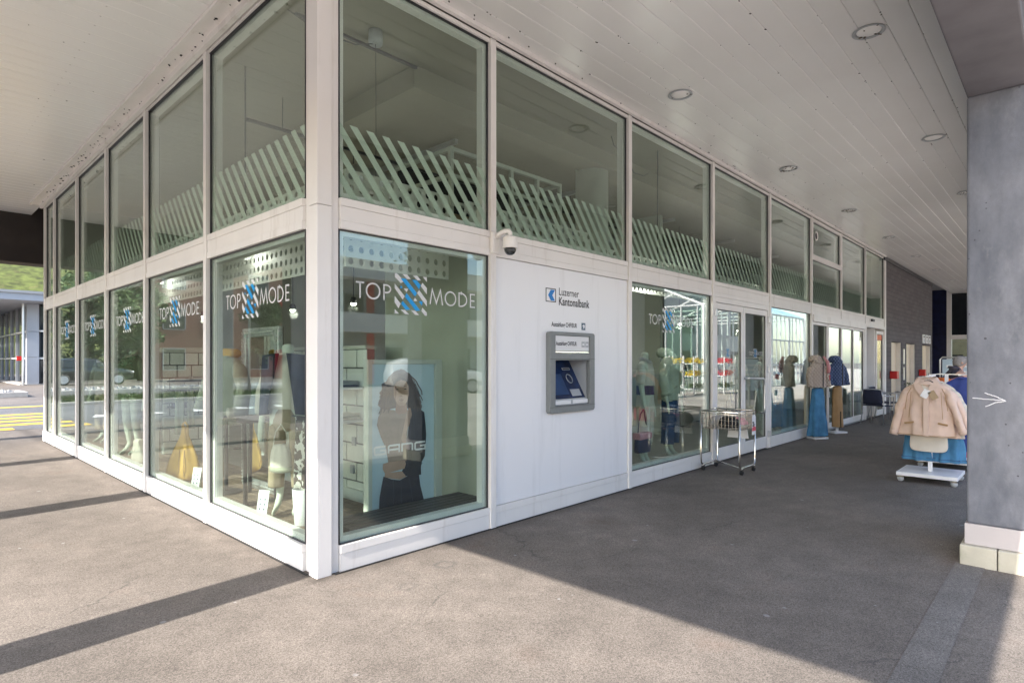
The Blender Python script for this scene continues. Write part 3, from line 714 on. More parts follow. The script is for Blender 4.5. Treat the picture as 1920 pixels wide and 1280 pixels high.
def ribbon(pts, w):
    mb = []; n = len(pts); closed = n > 20 and abs(pts[0][0]-pts[-1][0])+abs(pts[0][1]-pts[-1][1]) < 1e-6
    quads = []
    L_, R2 = [], []
    for k in range(n):
        p = Vector(pts[k])
        a = Vector(pts[k-1]) if k else (Vector(pts[-2]) if closed else None); b = Vector(pts[k+1]) if k < n-1 else (Vector(pts[1]) if closed else None)
        d1 = (p-a).normalized() if a is not None else (b-p).normalized(); d2 = (b-p).normalized() if b is not None else d1
        t = d1+d2; t = t.normalized() if t.length > 1e-6 else d1
        nn = Vector((-t.y,t.x)); c = max(.35,abs(t.dot(d1))); L_.append(p+nn*w/2/c); R2.append(p-nn*w/2/c)
    return [[L_[k],L_[k+1],R2[k+1],R2[k]] for k in range(n-1)]
def logo(pane, sd, uc, zc, s=1.0, d=.0372):
    def f(u, v, dd): 
        return (uc+u*s, dd, zc+v*s) if sd == 'R' else (dd, uc-u*s, zc+v*s)
    w = MB()
    for st in STROKES:
        for q in ribbon(st,.0125): w.face([f(p.x,p.y,d) for p in q])
    for q in XW: w.face([f(a/1000,b/1000,d) for a,b in q])
    w.build('window_lettering','vinyl_white',pane,auto=False)
    b = MB()
    for q in XB: b.face([f(a/1000,c/1000,d-.001) for a,c in q])
    b.build('window_emblem','vinyl_blue',pane,auto=False)
logo(panes[('R',('d',0))],'R',.8245,2.021)
logo(panes[('R',('d',2))],'R',4.96,2.02)
for i,u in enumerate((1.175,3.03,4.80,6.58,8.36)): logo(panes[('L',('d',i))],'L',u,2.01)

# double door in bay 3
def leaf(u0,u1,z0,z1,nm,st=.075,bot=.19,top=.09,d0=.012):
    e = MB()
    for q in ((u0,u0+st,z0,z1),(u1-st,u1,z0,z1),(u0+st,u1-st,z0,z0+bot),(u0+st,u1-st,z1-top,z1)): e.box(q[0],q[1],d0,d0+.06,q[2],q[3])
    o = e.build(nm,'white_alu',shop,bevel=.003)
    MB().box(u0+st-.004,u1-st+.004,d0+.025,d0+.033,z0+bot-.004,z1-top+.004).build('door_glass','shop_glass',o)
    gk = MB(); a,b,c,d = u0+st,u1-st,z0+bot,z1-top
    for q in ((a,a+.01,c,d),(b-.01,b,c,d),(a,b,c,c+.01),(a,b,d-.01,d)): gk.box(q[0],q[1],d0+.012,d0+.025,q[2],q[3])
    gk.build('gasket','dark_metal',o)
    return o
u0,u1 = inner(BR,3,8)
MB().box(u0+.002,u0+.05,0,.08,0,ZT-.002).build('door_frame','white_alu',shop,bevel=.003)
MB().box(u1-.05,u1-.002,0,.08,0,ZT-.002).build('door_frame','white_alu',shop,bevel=.003)
MB().box(u0+.05,u1-.05,0,.08,2.36,ZT-.002).build('door_frame','white_alu',shop,bevel=.003)
um = (u0+u1)/2
dl = leaf(u0+.056,um-.004,.02,2.352,'door'); dr = leaf(um+.004,u1-.056,.02,2.352,'door')
for dd_,ux in ((dl,u0+.03),(dr,u1-.03)):
    for z in (.25,1.35,2.2): MB().box(ux-.03,ux+.03,-.022,.012,z-.055,z+.055).build('hinge','alu',dd_,bevel=.004)
hp = [(um+.03,.02,1.24),(um+.03,-.07,1.24)]
hp = [(um+.04,.012,1.22),(um+.04,-.075,1.22),(um+.06,-.09,1.22),(um+.56,-.09,1.205),(um+.61,-.09,1.17),(um+.62,-.09,1.10),(um+.62,-.09,.72),(um+.61,-.09,.66),(um+.62,-.07,.64),(um+.62,.012,.64)]
MB().tube(hp,.019,10).build('door_handle','alu',dr,smooth=True)
def small_logo(pane,uc,zc,s): logo(pane,'R',uc,zc,s,.0345)
small_logo(dl,(u0+um)/2,1.62,.5); small_logo(dr,(u1+um)/2,1.62,.5)
# sliding doors in bays 5 and 6 (four leaves), automatic entrance in bay 7
a,b = BR[5]+HW, BR[7]-HW
MB().box(a+.002,b-.002,-.035,.09,2.29,ZT-.004).build('door_header','white_alu',shop,bevel=.004)
MB().box(a+.002,b-.002,-.004,.09,-.01,.03).build('door_track','alu',shop)
w = (b-a-.12)/4
MB().box(a+.002,a+.06,0,.08,.03,2.288).build('door_frame','white_alu',shop,bevel=.003)
MB().box(b-.06,b-.002,0,.08,.03,2.288).build('door_frame','white_alu',shop,bevel=.003)
for k in range(4): leaf(a+.06+w*k+.003,a+.06+w*(k+1)-.003,.035,2.284,'sliding_door',.05,.13,.05,.014 if k in (0,3) else .0)
# the mullion between the two sliding bays would cross the leaves: only its upper half exists
for o in [x for x in shop.children if x.name.startswith('mullion')]:
    xs = [q.co.x for q in o.data.vertices]
    if abs(sum(xs)/len(xs)-BR[6]) < .02:
        for q in o.data.vertices:
            if q.co.z < 1: q.co.z = ZT-.002
a,b = BR[7]+HW, BR[8]-HW
MB().box(a+.002,b-.002,-.02,.09,2.36,ZT-.004).build('door_header','white_alu',shop,bevel=.004)
MB().box(a+.36,a+1.12,.25,.30,0,2.36).build('entrance_panel','clad_grey',shop)
MB().box(a+1.12,a+1.17,.05,.30,0,2.36).build('entrance_panel','white_alu',shop)
ed = leaf(a+1.20,b-.03,.02,2.30,'entrance_door',.07,.15,.08)
MB().box(a+1.33,b-.16,.03,.034,2.06,2.2).build('sticker','orange_sticker',ed)
MB().box(15.5,15.75,-.05,-.012,2.52,2.58).build('door_sensor','dark_metal',shop,bevel=.005)
# end wall of the glazed part (returns at y = 10.12) and interior shell
MB().box(.0,17.3,10.16,10.3,0,.19).build('plinth','white_alu',shop)
MB().box(.12,17.3,10.22,10.3,.19,CZ).build('rear_wall','int_wall',shop)
MB().box(17.16,17.3,.35,10.2,0,CZ).build('side_wall','int_wall',shop)
MB().box(.12,17.15,.12,10.2,-.01,.02).build('shop_floor','int_floor',shop)
MB().box(.12,17.15,.12,10.2,CZ,CZ+.05).build('shop_ceiling','int_ceiling',shop)
for q in ((1.55,17.1,.95,1.32),): MB().box(q[0],q[1],q[2],q[3],4.2,CZ-.001).build('ceiling_beam','int_ceiling',shop)
MB().box(1.55,1.92,1.322,10.1,4.202,CZ-.001).build('ceiling_beam','int_ceiling',shop)
MB().box(1.95,17.1,4.6,5.0,4.0,CZ-.001).build('ceiling_beam','int_ceiling',shop)
MB().lathe([(.235,.02),(.235,4.42)],(4.95,1.25,0),28).build('round_column','block_white',shop,smooth=True)
for y,z,r_ in ((3.1,3.95,.14),(6.2,4.0,.18)):
    MB().tube([(2.2,y,z),(16.8,y,z)],r_,18).build('ventilation_duct','alu',shop,smooth=True)
for k in range(5): MB().box(3.0+2.9*k,3.05+2.9*k,2.0,9.8,4.30,4.36).build('cable_tray','alu',shop)
for k in range(6): MB().box(2.6+2.3*k,4.0+2.3*k,3.7,3.82,3.98,4.05).build('strip_light','white_paint',shop)
# walls round the cash-machine closet
MB().box(1.76,1.82,.13,1.75,.02,2.75).build('closet_wall','closet_grey',shop)
MB().box(1.82,3.9,1.69,1.75,.02,2.75).build('closet_wall','closet_grey',shop)
MB().box(3.84,3.9,.13,1.69,.02,2.75).build('closet_wall','closet_grey',shop)
# upper partition of the back rooms keeps the far end dim
MB().box(8.6,8.7,2.2,10.1,.02,CZ-.001).build('partition_wall','int_wall',shop)

# ------------------------------------------------------------------ lift wing and far end
wing = thing('lift_wing', 'dark grey block wall with steel lift doors beyond the shop windows', 'wall', (21,0,0))
MB().box(17.14,17.30,-.004,.34,0,CZ-.005).build('end_pilaster','white_alu',wing,bevel=.003)
xs = [17.32,18.03,19.38,20.2,21.62,23.0,24.66,25.05]
e = MB()
for a,b in ((17.32,18.03),(19.38,20.2),(21.62,23.0),(24.66,25.05)): e.box(a,b,.01,.5,0,2.06)
e.box(17.32,25.05,.01,.5,2.06,CZ-.005)
e.box(24.9,25.05,.5,8,0,CZ-.005)
e.build('block_wall','dark_blocks',wing)
for a,b in ((18.03,19.38),(20.2,21.62),(23.0,24.66)):
    m_ = (a+b)/2
    for q in ((a,m_-.005),(m_+.005,b)): MB().box(q[0],q[1],.13,.2,0,2.055).build('lift_door','elev_steel',wing)
    MB().box(a,a+.06,.02,.128,0,2.05).build('door_jamb','alu',wing); MB().box(b-.06,b,.02,.128,0,2.05).build('door_jamb','alu',wing)
MB().box(19.66,19.86,-.008,.009,1.4,1.86).build('call_panel','alu',wing); MB().box(19.68,19.84,-.008,.009,.9,1.3).build('call_panel','alu',wing)
MB().box(19.5,19.6,-.01,.009,1.1,1.25).build('call_button','dark_metal',wing)
for k in range(3):
    x = 22.95+k*.58; o = MB().box(x,x+.42,-.02,.009,2.12,2.42).build('floor_sign','paper',wing)
    MB().box(x+.12,x+.3,-.023,-.0205,2.31,2.38).build('sign_print','print_black',o)
    MB().box(x+.17,x+.25,-.023,-.0205,2.16,2.27).build('sign_print','print_slate',o)
MB().box(17.0,25.0,-.03,.0,CZ-.12,CZ-.03).build('wall_head_trim','dark_metal',wing)
for x in (17.9,22.4):
    t = thing('ash_bin', 'red metal wall ashtray %s' % ('nearest the shop entrance' if x < 20 else 'farther along by the third lift door'), 'ashtray', (x,-.1,1.0), 0)
    MB().box(x-.12,x+.12,-.18,.0,.98,1.18).build('body','red_plastic',t,bevel=.012)
    MB().box(x-.13,x+.13,-.19,.0,1.182,1.2).build('lid','red_plastic',t,bevel=.004)
    MB().box(x-.03,x+.03,-.0,.012,1.0,1.15).build('bracket','dark_metal',t)
far = thing('far_shop_wall', 'navy tiled end wall with a tall window into a warm lit shop', 'wall', (30,-1,0))
MB().box(30,30.3,.17,8,0,CZ+.2).build('tiled_wall','blue_tile',far)
MB().box(29.95,30.2,.0,.168,0,CZ+.2).build('window_frame','white_alu',far)
MB().box(29.95,30.2,-3.5,-.002,2.44,2.62).build('window_frame','white_alu',far)
MB().box(30.05,30.06,-3.5,-.002,2.622,CZ+.2).build('window_pane','win_dark',far)
MB().box(30.05,30.06,-3.5,-.002,0,2.438).build('window_pane','shop_glass',far)
MB().box(33.5,33.6,-4,3,0,2.6).build('interior_wall','shop_warm',far)
for k in range(5): MB().box(32.4,32.8,-2.6+.62*k,-2.2+.62*k,0,1.5+.28*((k*7)%3)).build('shop_shelf',['shop_warm','fabric_tan','render_white','kraft','bark'][k],far)
# ------------------------------------------------------------------ cash machine, camera
atm = thing('cash_machine', 'grey cash machine with dark screen recess set in the white bank panel', 'cash machine', (2.82,0,.975))
ring_ = MB()
rr = .03
def rrect(x0,x1,z0,z1,r,n=5):
    p = []
    for cx,cz,a in ((x1-r,z1-r,0),(x0+r,z1-r,90),(x0+r,z0+r,180),(x1-r,z0+r,270)):
        for k in range(n+1): p.append((cx+r*math.cos(R_(a+90*k/n)),cz+r*math.sin(R_(a+90*k/n))))
    return p
def ring_prism(mb, outer, inner_, d0, d1):
    # bridge an outer rounded loop and an inner loop of the same count
    n = len(outer)
    v = [(x,d0,z) for x,z in outer]+[(x,d0,z) for x,z in inner_]+[(x,d1,z) for x,z in outer]+[(x,d1,z) for x,z in inner_]
    f = []
    for k in range(n):
        j = (k+1) % n
        f += [(k,j,n+j,n+k),(2*n+k,2*n+j,j,k),(n+k,n+j,3*n+j,3*n+k),(2*n+j,2*n+k,3*n+k,3*n+j)]
    mb.add(v,f)
ring_prism(ring_,rrect(2.448,3.2,.975,1.79,rr),rrect(2.535,3.115,1.045,1.755,.004),-.045,.012)
ring_.build('surround','atm_grey',atm,bevel=.006)
MB().box(2.535,3.115,-.040,.012,1.505,1.575).build('cross_bar','atm_grey',atm,bevel=.004)
for z in (1.515,1.035): MB().box(2.447,3.201,-.0455,-.0435,z,z+.003).build('seam','dark_metal',atm)
sg = MB().box(2.54,3.11,-.030,.012,1.60,1.752).build('sign_panel','paper',atm,bevel=.003)
text_mb('Auszahlung CHF/EUR',.058,RT(2.555,1.655,-.0315),.0012,xs=.66).build('sign_lettering','print_black',sg,auto=False)
for x in (2.98,3.045): 
    o = MB().box(x,x+.055,-.0325,-.0305,1.64,1.70).build('card_symbol','atm_light',sg)
    MB().box(x+.012,x+.042,-.0345,-.033,1.66,1.68).build('card_symbol','print_white',sg)
MB().box(2.54,3.11,-.034,-.0,1.577,1.598).build('light_strip','chrome',atm,bevel=.004)
rc = MB()
rc.face([(2.535,.0,1.045),(2.535,.32,1.045),(2.535,.32,1.505),(2.535,.0,1.505)])
rc.face([(3.115,.0,1.045),(3.115,.32,1.045),(3.115,.32,1.505),(3.115,.0,1.505)])
rc.face([(2.535,0,1.505),(3.115,0,1.505),(3.115,.32,1.505),(2.535,.32,1.505)])
rc.build('recess_lining','atm_light',atm,auto=False)
MB().prism([(2.536,-.01,1.047),(2.536,.30,1.047),(2.536,.30,1.11),(2.536,.0,1.11)],(.578,0,0)).build('lower_ledge','atm_light',atm,bevel=.004)
MB().prism([(2.537,.02,1.112),(2.537,.31,1.112),(2.537,.31,1.50),(2.537,.24,1.50)],(.576,0,0)).build('screen_console','atm_screen',atm)
def slope(z): return .02+(z-1.112)/(1.50-1.112)*.22-.004
def con(nm,x0,x1,z0,z1,mat,t=.003): MB().prism([(x0,slope(z0),z0),(x1,slope(z0),z0),(x1,slope(z1),z1),(x0,slope(z1),z1)],(0,-t,0)).build(nm,mat,atm)
con('display',2.56,2.86,1.15,1.36,'denim_dark'); con('card_slot',2.92,3.05,1.40,1.425,'atm_light'); con('card_slot',2.93,3.04,1.406,1.419,'print_black',.005)
rg = MB(); rg.tube([(2.97+.045*math.cos(a*PI/9),slope(1.31+.045*math.sin(a*PI/9))-.004,1.31+.045*math.sin(a*PI/9)) for a in range(18)],.005,5,closed=True); rg.build('reader_ring','atm_light',atm)
con('keypad',2.90,3.06,1.13,1.20,'atm_light')
for k in range(2): MB().box(2.56+.29*k,2.82+.29*k,-.016,-.0105,1.058,1.095).build('cash_slot','paper',atm,bevel=.002)

cc = thing('security_camera', 'white dome security camera on a bracket above the bank panel', 'camera', (1.70,-.01,2.55))
MB().box(1.655,1.745,-.045,-.012,2.455,2.64).build('wall_plate','white_alu',cc,bevel=.006)
MB().tube([(1.70,-.04,2.60),(1.71,-.08,2.625),(1.73,-.12,2.645),(1.75,-.15,2.645),(1.755,-.16,2.63),(1.755,-.16,2.59)],[.026,.024,.022,.021,.021,.021],10).build('arm','white_alu',cc,smooth=True)
MB().lathe([(.0005,2.60),(.042,2.598),(.060,2.59),(.065,2.575),(.066,2.51),(.069,2.497),(.069,2.49),(.0005,2.49)],(1.755,-.16,0),26).build('housing','white_alu',cc,smooth=True,bevel=.002)
MB().lathe([(.055,2.49),(.052,2.466),(.040,2.445),(.021,2.432),(.0005,2.43)],(1.755,-.16,0),22).build('dome','smoke_dome',cc,smooth=True)
MB().lathe([(.0005,2.488),(.034,2.488),(.036,2.466),(.016,2.45),(.0005,2.45)],(1.758,-.163,0),14).build('lens_module','alu',cc,smooth=True)

# ------------------------------------------------------------------ mannequins and clothes
def skin(name, pts, edges, mat, parent, root=0, sub=2, local=True):
    me = bpy.data.meshes.new(name); me.from_pydata([p[:3] for p in pts], edges, [])
    o = bpy.data.objects.new(name, me); COL.objects.link(o); o.parent = parent
    bm = bmesh.new(); bm.from_mesh(me); ly = bm.verts.layers.skin.verify()
    for v, p in zip(bm.verts, pts):
        r = p[3]; v[ly].radius = (r, r) if not isinstance(r, tuple) else r; v[ly].use_root = False
    bm.verts.ensure_lookup_table(); bm.verts[root][ly].use_root = True
    bm.to_mesh(me); bm.free()
    m_ = o.modifiers.new('skin','SKIN'); m_.use_smooth_shade = True
    s_ = o.modifiers.new('sub','SUBSURF'); s_.levels = s_.render_levels = sub
    me.materials.append(M[mat]); return o
def body_pts(arm_l=(.10,-.04), arm_r=(.10,-.04), tiptoe=.06):
    # x = shoulder axis, -y = front, z up; headless, neck cap at 1.56
    pts = [(0,0,.95,(.15,.11)),(0,-.005,1.08,(.125,.095)),(0,-.01,1.22,(.15,.11)),(0,0,1.36,(.13,.09)),(0,.01,1.45,(.055,.055)),(0,.005,1.56,(.055,.055))]
    ed = [(0,1),(1,2),(2,3),(3,4),(4,5)]
    for s, (ax, ay) in ((-1,arm_l),(1,arm_r)):
        b = len(pts)
        pts += [(s*.16,0,1.37,.052),(s*(.19+ax*.5),.0+ay*.2,1.10,.04),(s*(.19+ax),ay,.86,.027),(s*(.19+ax),ay-.02,.80,(.018,.030)),(s*(.19+ax),ay-.035,.71,(.014,.026)),(s*(.19+ax),ay-.04,.66,(.010,.018))]
        ed += [(3,b),(b,b+1),(b+1,b+2),(b+2,b+3),(b+3,b+4),(b+4,b+5)]
    for s in (-1,1):
        b = len(pts)
        pts += [(s*.085,0,.86,.095),(s*.085,-.015,.48,.056),(s*.082,.02,.30,.05),(s*.08,.03,.10+tiptoe,.032),(s*.085,-.02,.05+tiptoe*.5,.03),(s*.09,-.10,.025,(.035,.016)),(s*.092,-.14,.018,(.03,.012))]
        ed += [(0,b),(b,b+1),(b+1,b+2),(b+2,b+3),(b+3,b+4),(b+4,b+5),(b+5,b+6)]
    return pts, ed
def ring_xy(z, rx, ry, ox=0, oy=0, fold=0, nf=7, ph=0, n=44, p=2.0):
    out = []
    for k in range(n):
        a = 2*PI*k/n; c, s = math.cos(a), math.sin(a)
        cx = math.copysign(abs(c)**(2/p),c); sy = math.copysign(abs(s)**(2/p),s)
        f = 1+fold*math.sin(nf*a+ph)+fold*.6*math.sin((nf*1.7+1)*a+ph*2.1)*(.6 if int(nf*1.7+1)==nf*1.7+1 else 0)
        out.append(Vector((ox+rx*cx*f, oy+ry*sy*f, z)))
    return out
def top_garment(t, mat, zs, zh, sw, hw, dp=.11, hd=.12, fold=.03, nf=7, sleeves=None, cuff=None, collar=None, name='body', neck=.075, seed=0, sr=(.075,.055), open_hem=True, wr=.006):
    """jacket or top: zs shoulder height, zh hem height, sw/hw half widths, dp/hd half depths; local coordinates"""
    H = zs-zh; rings = [ring_xy(zs+.045,neck,.055),ring_xy(zs+.03,neck*1.15,.062),ring_xy(zs+.012,sw*.52,dp*.6),ring_xy(zs-.018,sw*.76,dp*.72),ring_xy(zs-.052,sw*.93,dp*.85),ring_xy(zs-.09,sw,dp*.95)]
    for k in range(1,9):
        q = k/8; rings.append(ring_xy(zs-.09-(H-.09)*q, sw+(hw-sw)*q, dp+(hd-dp)*q, fold=fold*q, nf=nf, ph=seed*1.3+q*.5))
    rings.append(ring_xy(zh+.012,hw*.97,hd*.94,fold=fold,nf=nf,ph=seed*1.3+.5)); rings.append(ring_xy(zh+.07,hw*.93,hd*.88,fold=fold*.8,nf=nf,ph=seed*1.3+.5))
    b = MB().loft(rings).wrinkle(wr*2.2,seed).jitter(wr*.5,11,seed).build(name,mat,t,smooth=True,local=True,sub=1)
    for s, sl in zip((-1,1), sleeves or ()):
        if sl is None: continue
        path = [(s*(sw-.10),0,zs-.055),(s*(sw-.02),0,zs-.115)]+[(s*q[0],q[1],q[2]) for q in sl]; m_ = len(path)
        pp = []; 
        for a,c in zip(path[:-1],path[1:]):
            for k in range(5): pp.append(Vector(a).lerp(Vector(c),k/5))
        pp.append(Vector(path[-1])); n_ = len(pp)
        rad = [sr[0]+(sr[1]-sr[0])*k/(n_-1) for k in range(n_)]; rad[:7] = [sr[0]*f_ for f_ in (.45,.6,.72,.82,.9,.96,1.0)][:min(7,n_)]
        MB().tube(pp,rad,20,flat=.8).jitter(wr*1.5,13,seed+s).jitter(wr*.8,34,seed+s).build('sleeve',mat,t,smooth=True,local=True,sub=1)
        if cuff:
            e = pp[-1]; d = (pp[-1]-pp[-2]).normalized()
            MB().tube([e-d*.05,e-d*.045,e+d*.004],[sr[1]*1.02,sr[1]*1.10,sr[1]*1.08],16,flat=.8).build('cuff',cuff,t,smooth=True,local=True)
    if collar:
        cb = MB(); rg = []
        for z,k,o in ((zs+.02,1.15,0),(zs+.085,1.0,.005),(zs+.095,1.12,.005),(zs+.05,1.5,-.005)): rg.append([Vector((p.x,p.y*1.05,p.z-.035*max(0,-p.y/.06))) for p in ring_xy(z,neck*k,.062*k,oy=o,n=24)])
        cb.loft(rg,cap=False).build('collar',collar,t,smooth=True,local=True,sub=1)
    return b
def skirt(t, mat, z0, z1, w0, d0, w1, d1, fold=.05, nf=9, name='skirt', seed=0, ox=0, oy=0, wr=.004):
    rings = [ring_xy(z0+(z1-z0)*k/10, w0+(w1-w0)*k/10, d0+(d1-d0)*k/10, ox, oy, fold*k/10, nf, seed) for k in range(11)]
    rings.append(ring_xy(z1+.01,w1*.96,d1*.94,ox,oy,fold,nf,seed)); rings.append(ring_xy(z1+.08,w1*.93,d1*.9,ox,oy,fold,nf,seed))
    return MB().loft(rings).wrinkle(wr*2,seed).build(name,mat,t,smooth=True,local=True,sub=1)
def trousers(t, mat, zw, zb, hw=.15, leg=.085, hem=.07, gap=.085, name='trousers', seed=0, wr=.004):
    mb = MB(); mb.loft([ring_xy(zw,hw*.9,.10),ring_xy(zw-.08,hw,.115),ring_xy(zw-.18,hw*1.06,.12),ring_xy(zw-.26,hw*.98,.11)])
    for s in (-1,1):
        rings = []
        for k in range(11):
            q = k/10; z = zw-.14+(zb-zw+.14)*q; r = leg+(hem-leg)*q
            rings.append(ring_xy(z,r*(1.0 if q else .8),r*1.1,s*(gap+.02*q),-.01*math.sin(q*PI),.02+.03*q,5,seed+s,n=28))
        rings.append(ring_xy(zb+.05,hem*.9,hem,s*(gap+.02),0,.04,5,seed+s,n=28))
        mb.loft(rings)
    return mb.jitter(wr,12,seed).build(name,mat,t,smooth=True,local=True,sub=1)
def mannequin(name, label, loc, rz, **k):
    t = thing(name, label, 'mannequin', loc, rz, 'window mannequins')
    pts, ed = body_pts(**k); skin('figure', pts, ed, 'mannequin', t)
    return t
def face(dx, dy): return math.atan2(dx, -dy)      # rotation that turns local -y to world (dx, dy)
FL = .06
# bay 2: mannequin with trousers and handbags, mannequin in a mint coat
for x,y in ((5.08,.42),(5.86,.42)):
    pass
m1 = mannequin('mannequin','headless mannequin in cream trousers holding a navy handbag, beside the bank panel',(5.02,.42,FL),face(.25,-1),arm_l=(.05,-.06),arm_r=(.02,-.04))
trousers(m1,'fabric_cream',1.0,.30,.155,.085,.06)
top_garment(m1,'fabric_cream',1.40,1.10,.19,.16,sleeves=[[(.24,0,1.12)],[(.24,0,1.12)]],sr=(.065,.06),collar='fabric_grey',seed=3)
skirt(m1,'fabric_purple',1.14,.98,.15,.11,.165,.12,.04,8,'sash',2)
MB().lathe([(.0005,0),(.19,0),(.19,.012),(.0005,.012)],(0,0,-.03),24).build('base','dark_metal',m1,local=True)
hb_ = thing('handbag','navy leather handbag with long straps hanging from the mannequin hand','handbag',(4.80,.33,.30))
MB().loft([ring_xy(z,rx,.055,n=24,p=3.2) for z,rx in ((.0,.15),(.03,.165),(.12,.16),(.20,.145),(.205,.13))]).build('body','leather_blue',hb_,smooth=True,local=True,bevel=.004)
MB().box(-.155,.155,-.06,.06,.17,.26).build('flap','fabric_pink',hb_,local=True,bevel=.02)
for s in (-1,1): MB().tube([(s*.12,0,.2),(s*.10,0,.34),(s*.05,0,.5),(0.01*s,-.02,.56)],.009,6).build('strap','leather_blue',hb_,local=True,smooth=True)
m2 = mannequin('mannequin','headless mannequin in a long mint hooded raincoat and jeans in the shop window',(5.78,.46,FL+.03),face(.1,-1),arm_l=(.06,-.05),arm_r=(.06,-.05))
top_garment(m2,'fabric_mint',1.46,.84,.205,.245,.125,.155,.03,6,sleeves=[[(.26,-.01,1.16),(.27,-.06,.92)],[(.26,-.01,1.16),(.27,-.06,.92)]],sr=(.085,.07),collar='fabric_mint',cuff='fabric_mint',seed=1)
MB().loft([ring_xy(1.44,.13,.11,0,.07),ring_xy(1.52,.16,.12,0,.09),ring_xy(1.58,.13,.09,0,.09),ring_xy(1.60,.07,.05,0,.08)]).jitter(.012,9).build('hood','fabric_mint',m2,smooth=True,local=True,sub=1)
MB().box(-.008,.008,-.165,-.14,.87,1.42).build('placket','fabric_sage',m2,local=True)
for s in (-1,1): MB().obox((s*.13,-.142,1.04),(.11,.012,.02),(0,s*.25,0)).build('pocket_flap','fabric_sage',m2,local=True,bevel=.004)
trousers(m2,'denim_dark',1.0,.20,.15,.085,.085,seed=4)
MB().lathe([(.0005,0),(.19,0),(.19,.012),(.0005,.012)],(0,0,-.05),24).build('base','dark_metal',m2,local=True)
# bay 4: two mannequins
m3 = mannequin('mannequin','headless mannequin in a quilted beige jacket and pale trousers behind the narrow window',(9.35,.45,FL),face(-.2,-1))
top_garment(m3,'quilt_beige',1.43,.92,.2,.2,sleeves=[[(.26,-.01,1.14),(.26,-.06,.92)]]*2,sr=(.08,.06),collar='fabric_cream',seed=5)
trousers(m3,'fabric_mint',1.0,.12,.155,.09,.07,seed=2)
m4 = mannequin('mannequin','headless mannequin in a padded dark vest and blue jeans near the sliding doors',(10.15,.55,FL),face(-.3,-1))
top_garment(m4,'padded_grey',1.43,.88,.2,.21,seed=6,collar='padded_grey')
trousers(m4,'denim',.98,.1,.155,.095,.10,seed=3)
m5 = mannequin('mannequin','headless mannequin in dark jeans standing behind the quilted jacket mannequin',(9.75,1.1,FL),face(-.2,-1))
top_garment(m5,'fabric_cream',1.43,.95,.2,.2,sleeves=[[(.26,-.01,1.14),(.26,-.06,.92)]]*2,sr=(.075,.055),seed=8)
trousers(m5,'denim_dark',.98,.1,.155,.085,.07,seed=7)
# left windows: dressed mannequin near the corner
m6 = mannequin('mannequin','headless mannequin in navy vest and beige trousers nearest the corner post',(.52,1.50,.10),face(-1,-1),arm_l=(.04,-.02),arm_r=(.04,-.02))
trousers(m6,'fabric_khaki',1.0,.22,.145,.08,.07,seed=5)
top_garment(m6,'fabric_cream',1.43,.95,.19,.19,sleeves=[[(.24,0,1.14),(.25,-.03,.90)]]*2,sr=(.07,.05),seed=9)
for s in (-1,1):
    q = MB(); rg = [[Vector((s*(.03+.02*k),-.13-.012*k,1.47-.11*k)),Vector((s*(.20+.006*k),-.09,1.45-.11*k)),Vector((s*(.21+.006*k),.03,1.45-.11*k)),Vector((s*(.19),.06,1.45-.11*k))] for k in range(6)]
    q.loft(rg,cap=False); q.build('vest_front','fabric_navy',m6,local=True,smooth=True)
m7 = thing('bust_form','sage green coat with mustard lining on a bust form in the second window','mannequin',(.46,2.78,.10),face(-1,-.35),'window mannequins')
top_garment(m7,'fabric_sage',1.42,.82,.21,.26,.13,.17,.03,6,sleeves=[[(.27,-.01,1.12),(.30,-.08,.86)]]*2,sr=(.09,.075),collar='fabric_sage',seed=11)
MB().loft([ring_xy(1.42,.12,.11,0,.02),ring_xy(1.49,.135,.12,0,.03),ring_xy(1.53,.10,.09,0,.03)],cap=True).jitter(.02,12,2).build('scarf','fabric_yellow',m7,smooth=True,local=True,sub=1)
MB().cyl((0,0,0),(0,0,.9),.02,10).build('stand','dark_metal',m7,local=True)
MB().lathe([(.0005,0),(.16,0),(.16,.015),(.0005,.02)],(0,0,0),20).build('base','dark_metal',m7,local=True)
m8 = mannequin('mannequin','headless mannequin in pale trousers in the fourth window of the street side',(.55,8.3,.10),face(-1,-.4))
top_garment(m8,'fabric_sage',1.43,.95,.2,.2,sleeves=[[(.26,-.01,1.14),(.26,-.06,.92)]]*2,seed=12)
trousers(m8,'fabric_khaki',1.0,.2,.155,.085,.07,seed=6)
m9 = mannequin('mannequin','headless mannequin in a moss green coat in the third street window',(.5,6.45,.10),face(-1,-.5))
top_garment(m9,'fabric_moss',1.45,.85,.21,.24,.13,.15,sleeves=[[(.27,-.01,1.14),(.28,-.06,.9)]]*2,sr=(.085,.065),collar='fabric_sage',seed=13)

# ------------------------------------------------------------------ window fittings inside the shop
deck = thing('window_deck','brown timber plank deck inside the street-side windows','deck',(.6,5,0))
MB().box(.125,1.20,.2,10.1,.021,.072).build('deck_base','joint_grey',deck)
for k in range(11):
    x = .13+.097*k; MB().box(x,x+.09,.2,10.1,.074,.100).build('plank','wood_deck',deck,bevel=.004)
bench = thing('slatted_bench','dark slatted bench along the bottom of the corner window','bench',(1.05,.3,.02))
for k in range(5):
    y = .135+.078*k; MB().box(.37,1.74,y,y+.066,.205,.245).build('slat','bench_dark',bench,bevel=.004)
MB().box(.33,.366,.13,.52,.17,.25).build('end_board','bench_dark',bench,bevel=.004)
for x in (.5,1.1,1.66): MB().box(x,x+.05,.15,.5,.02,.203).build('leg','bench_dark',bench)
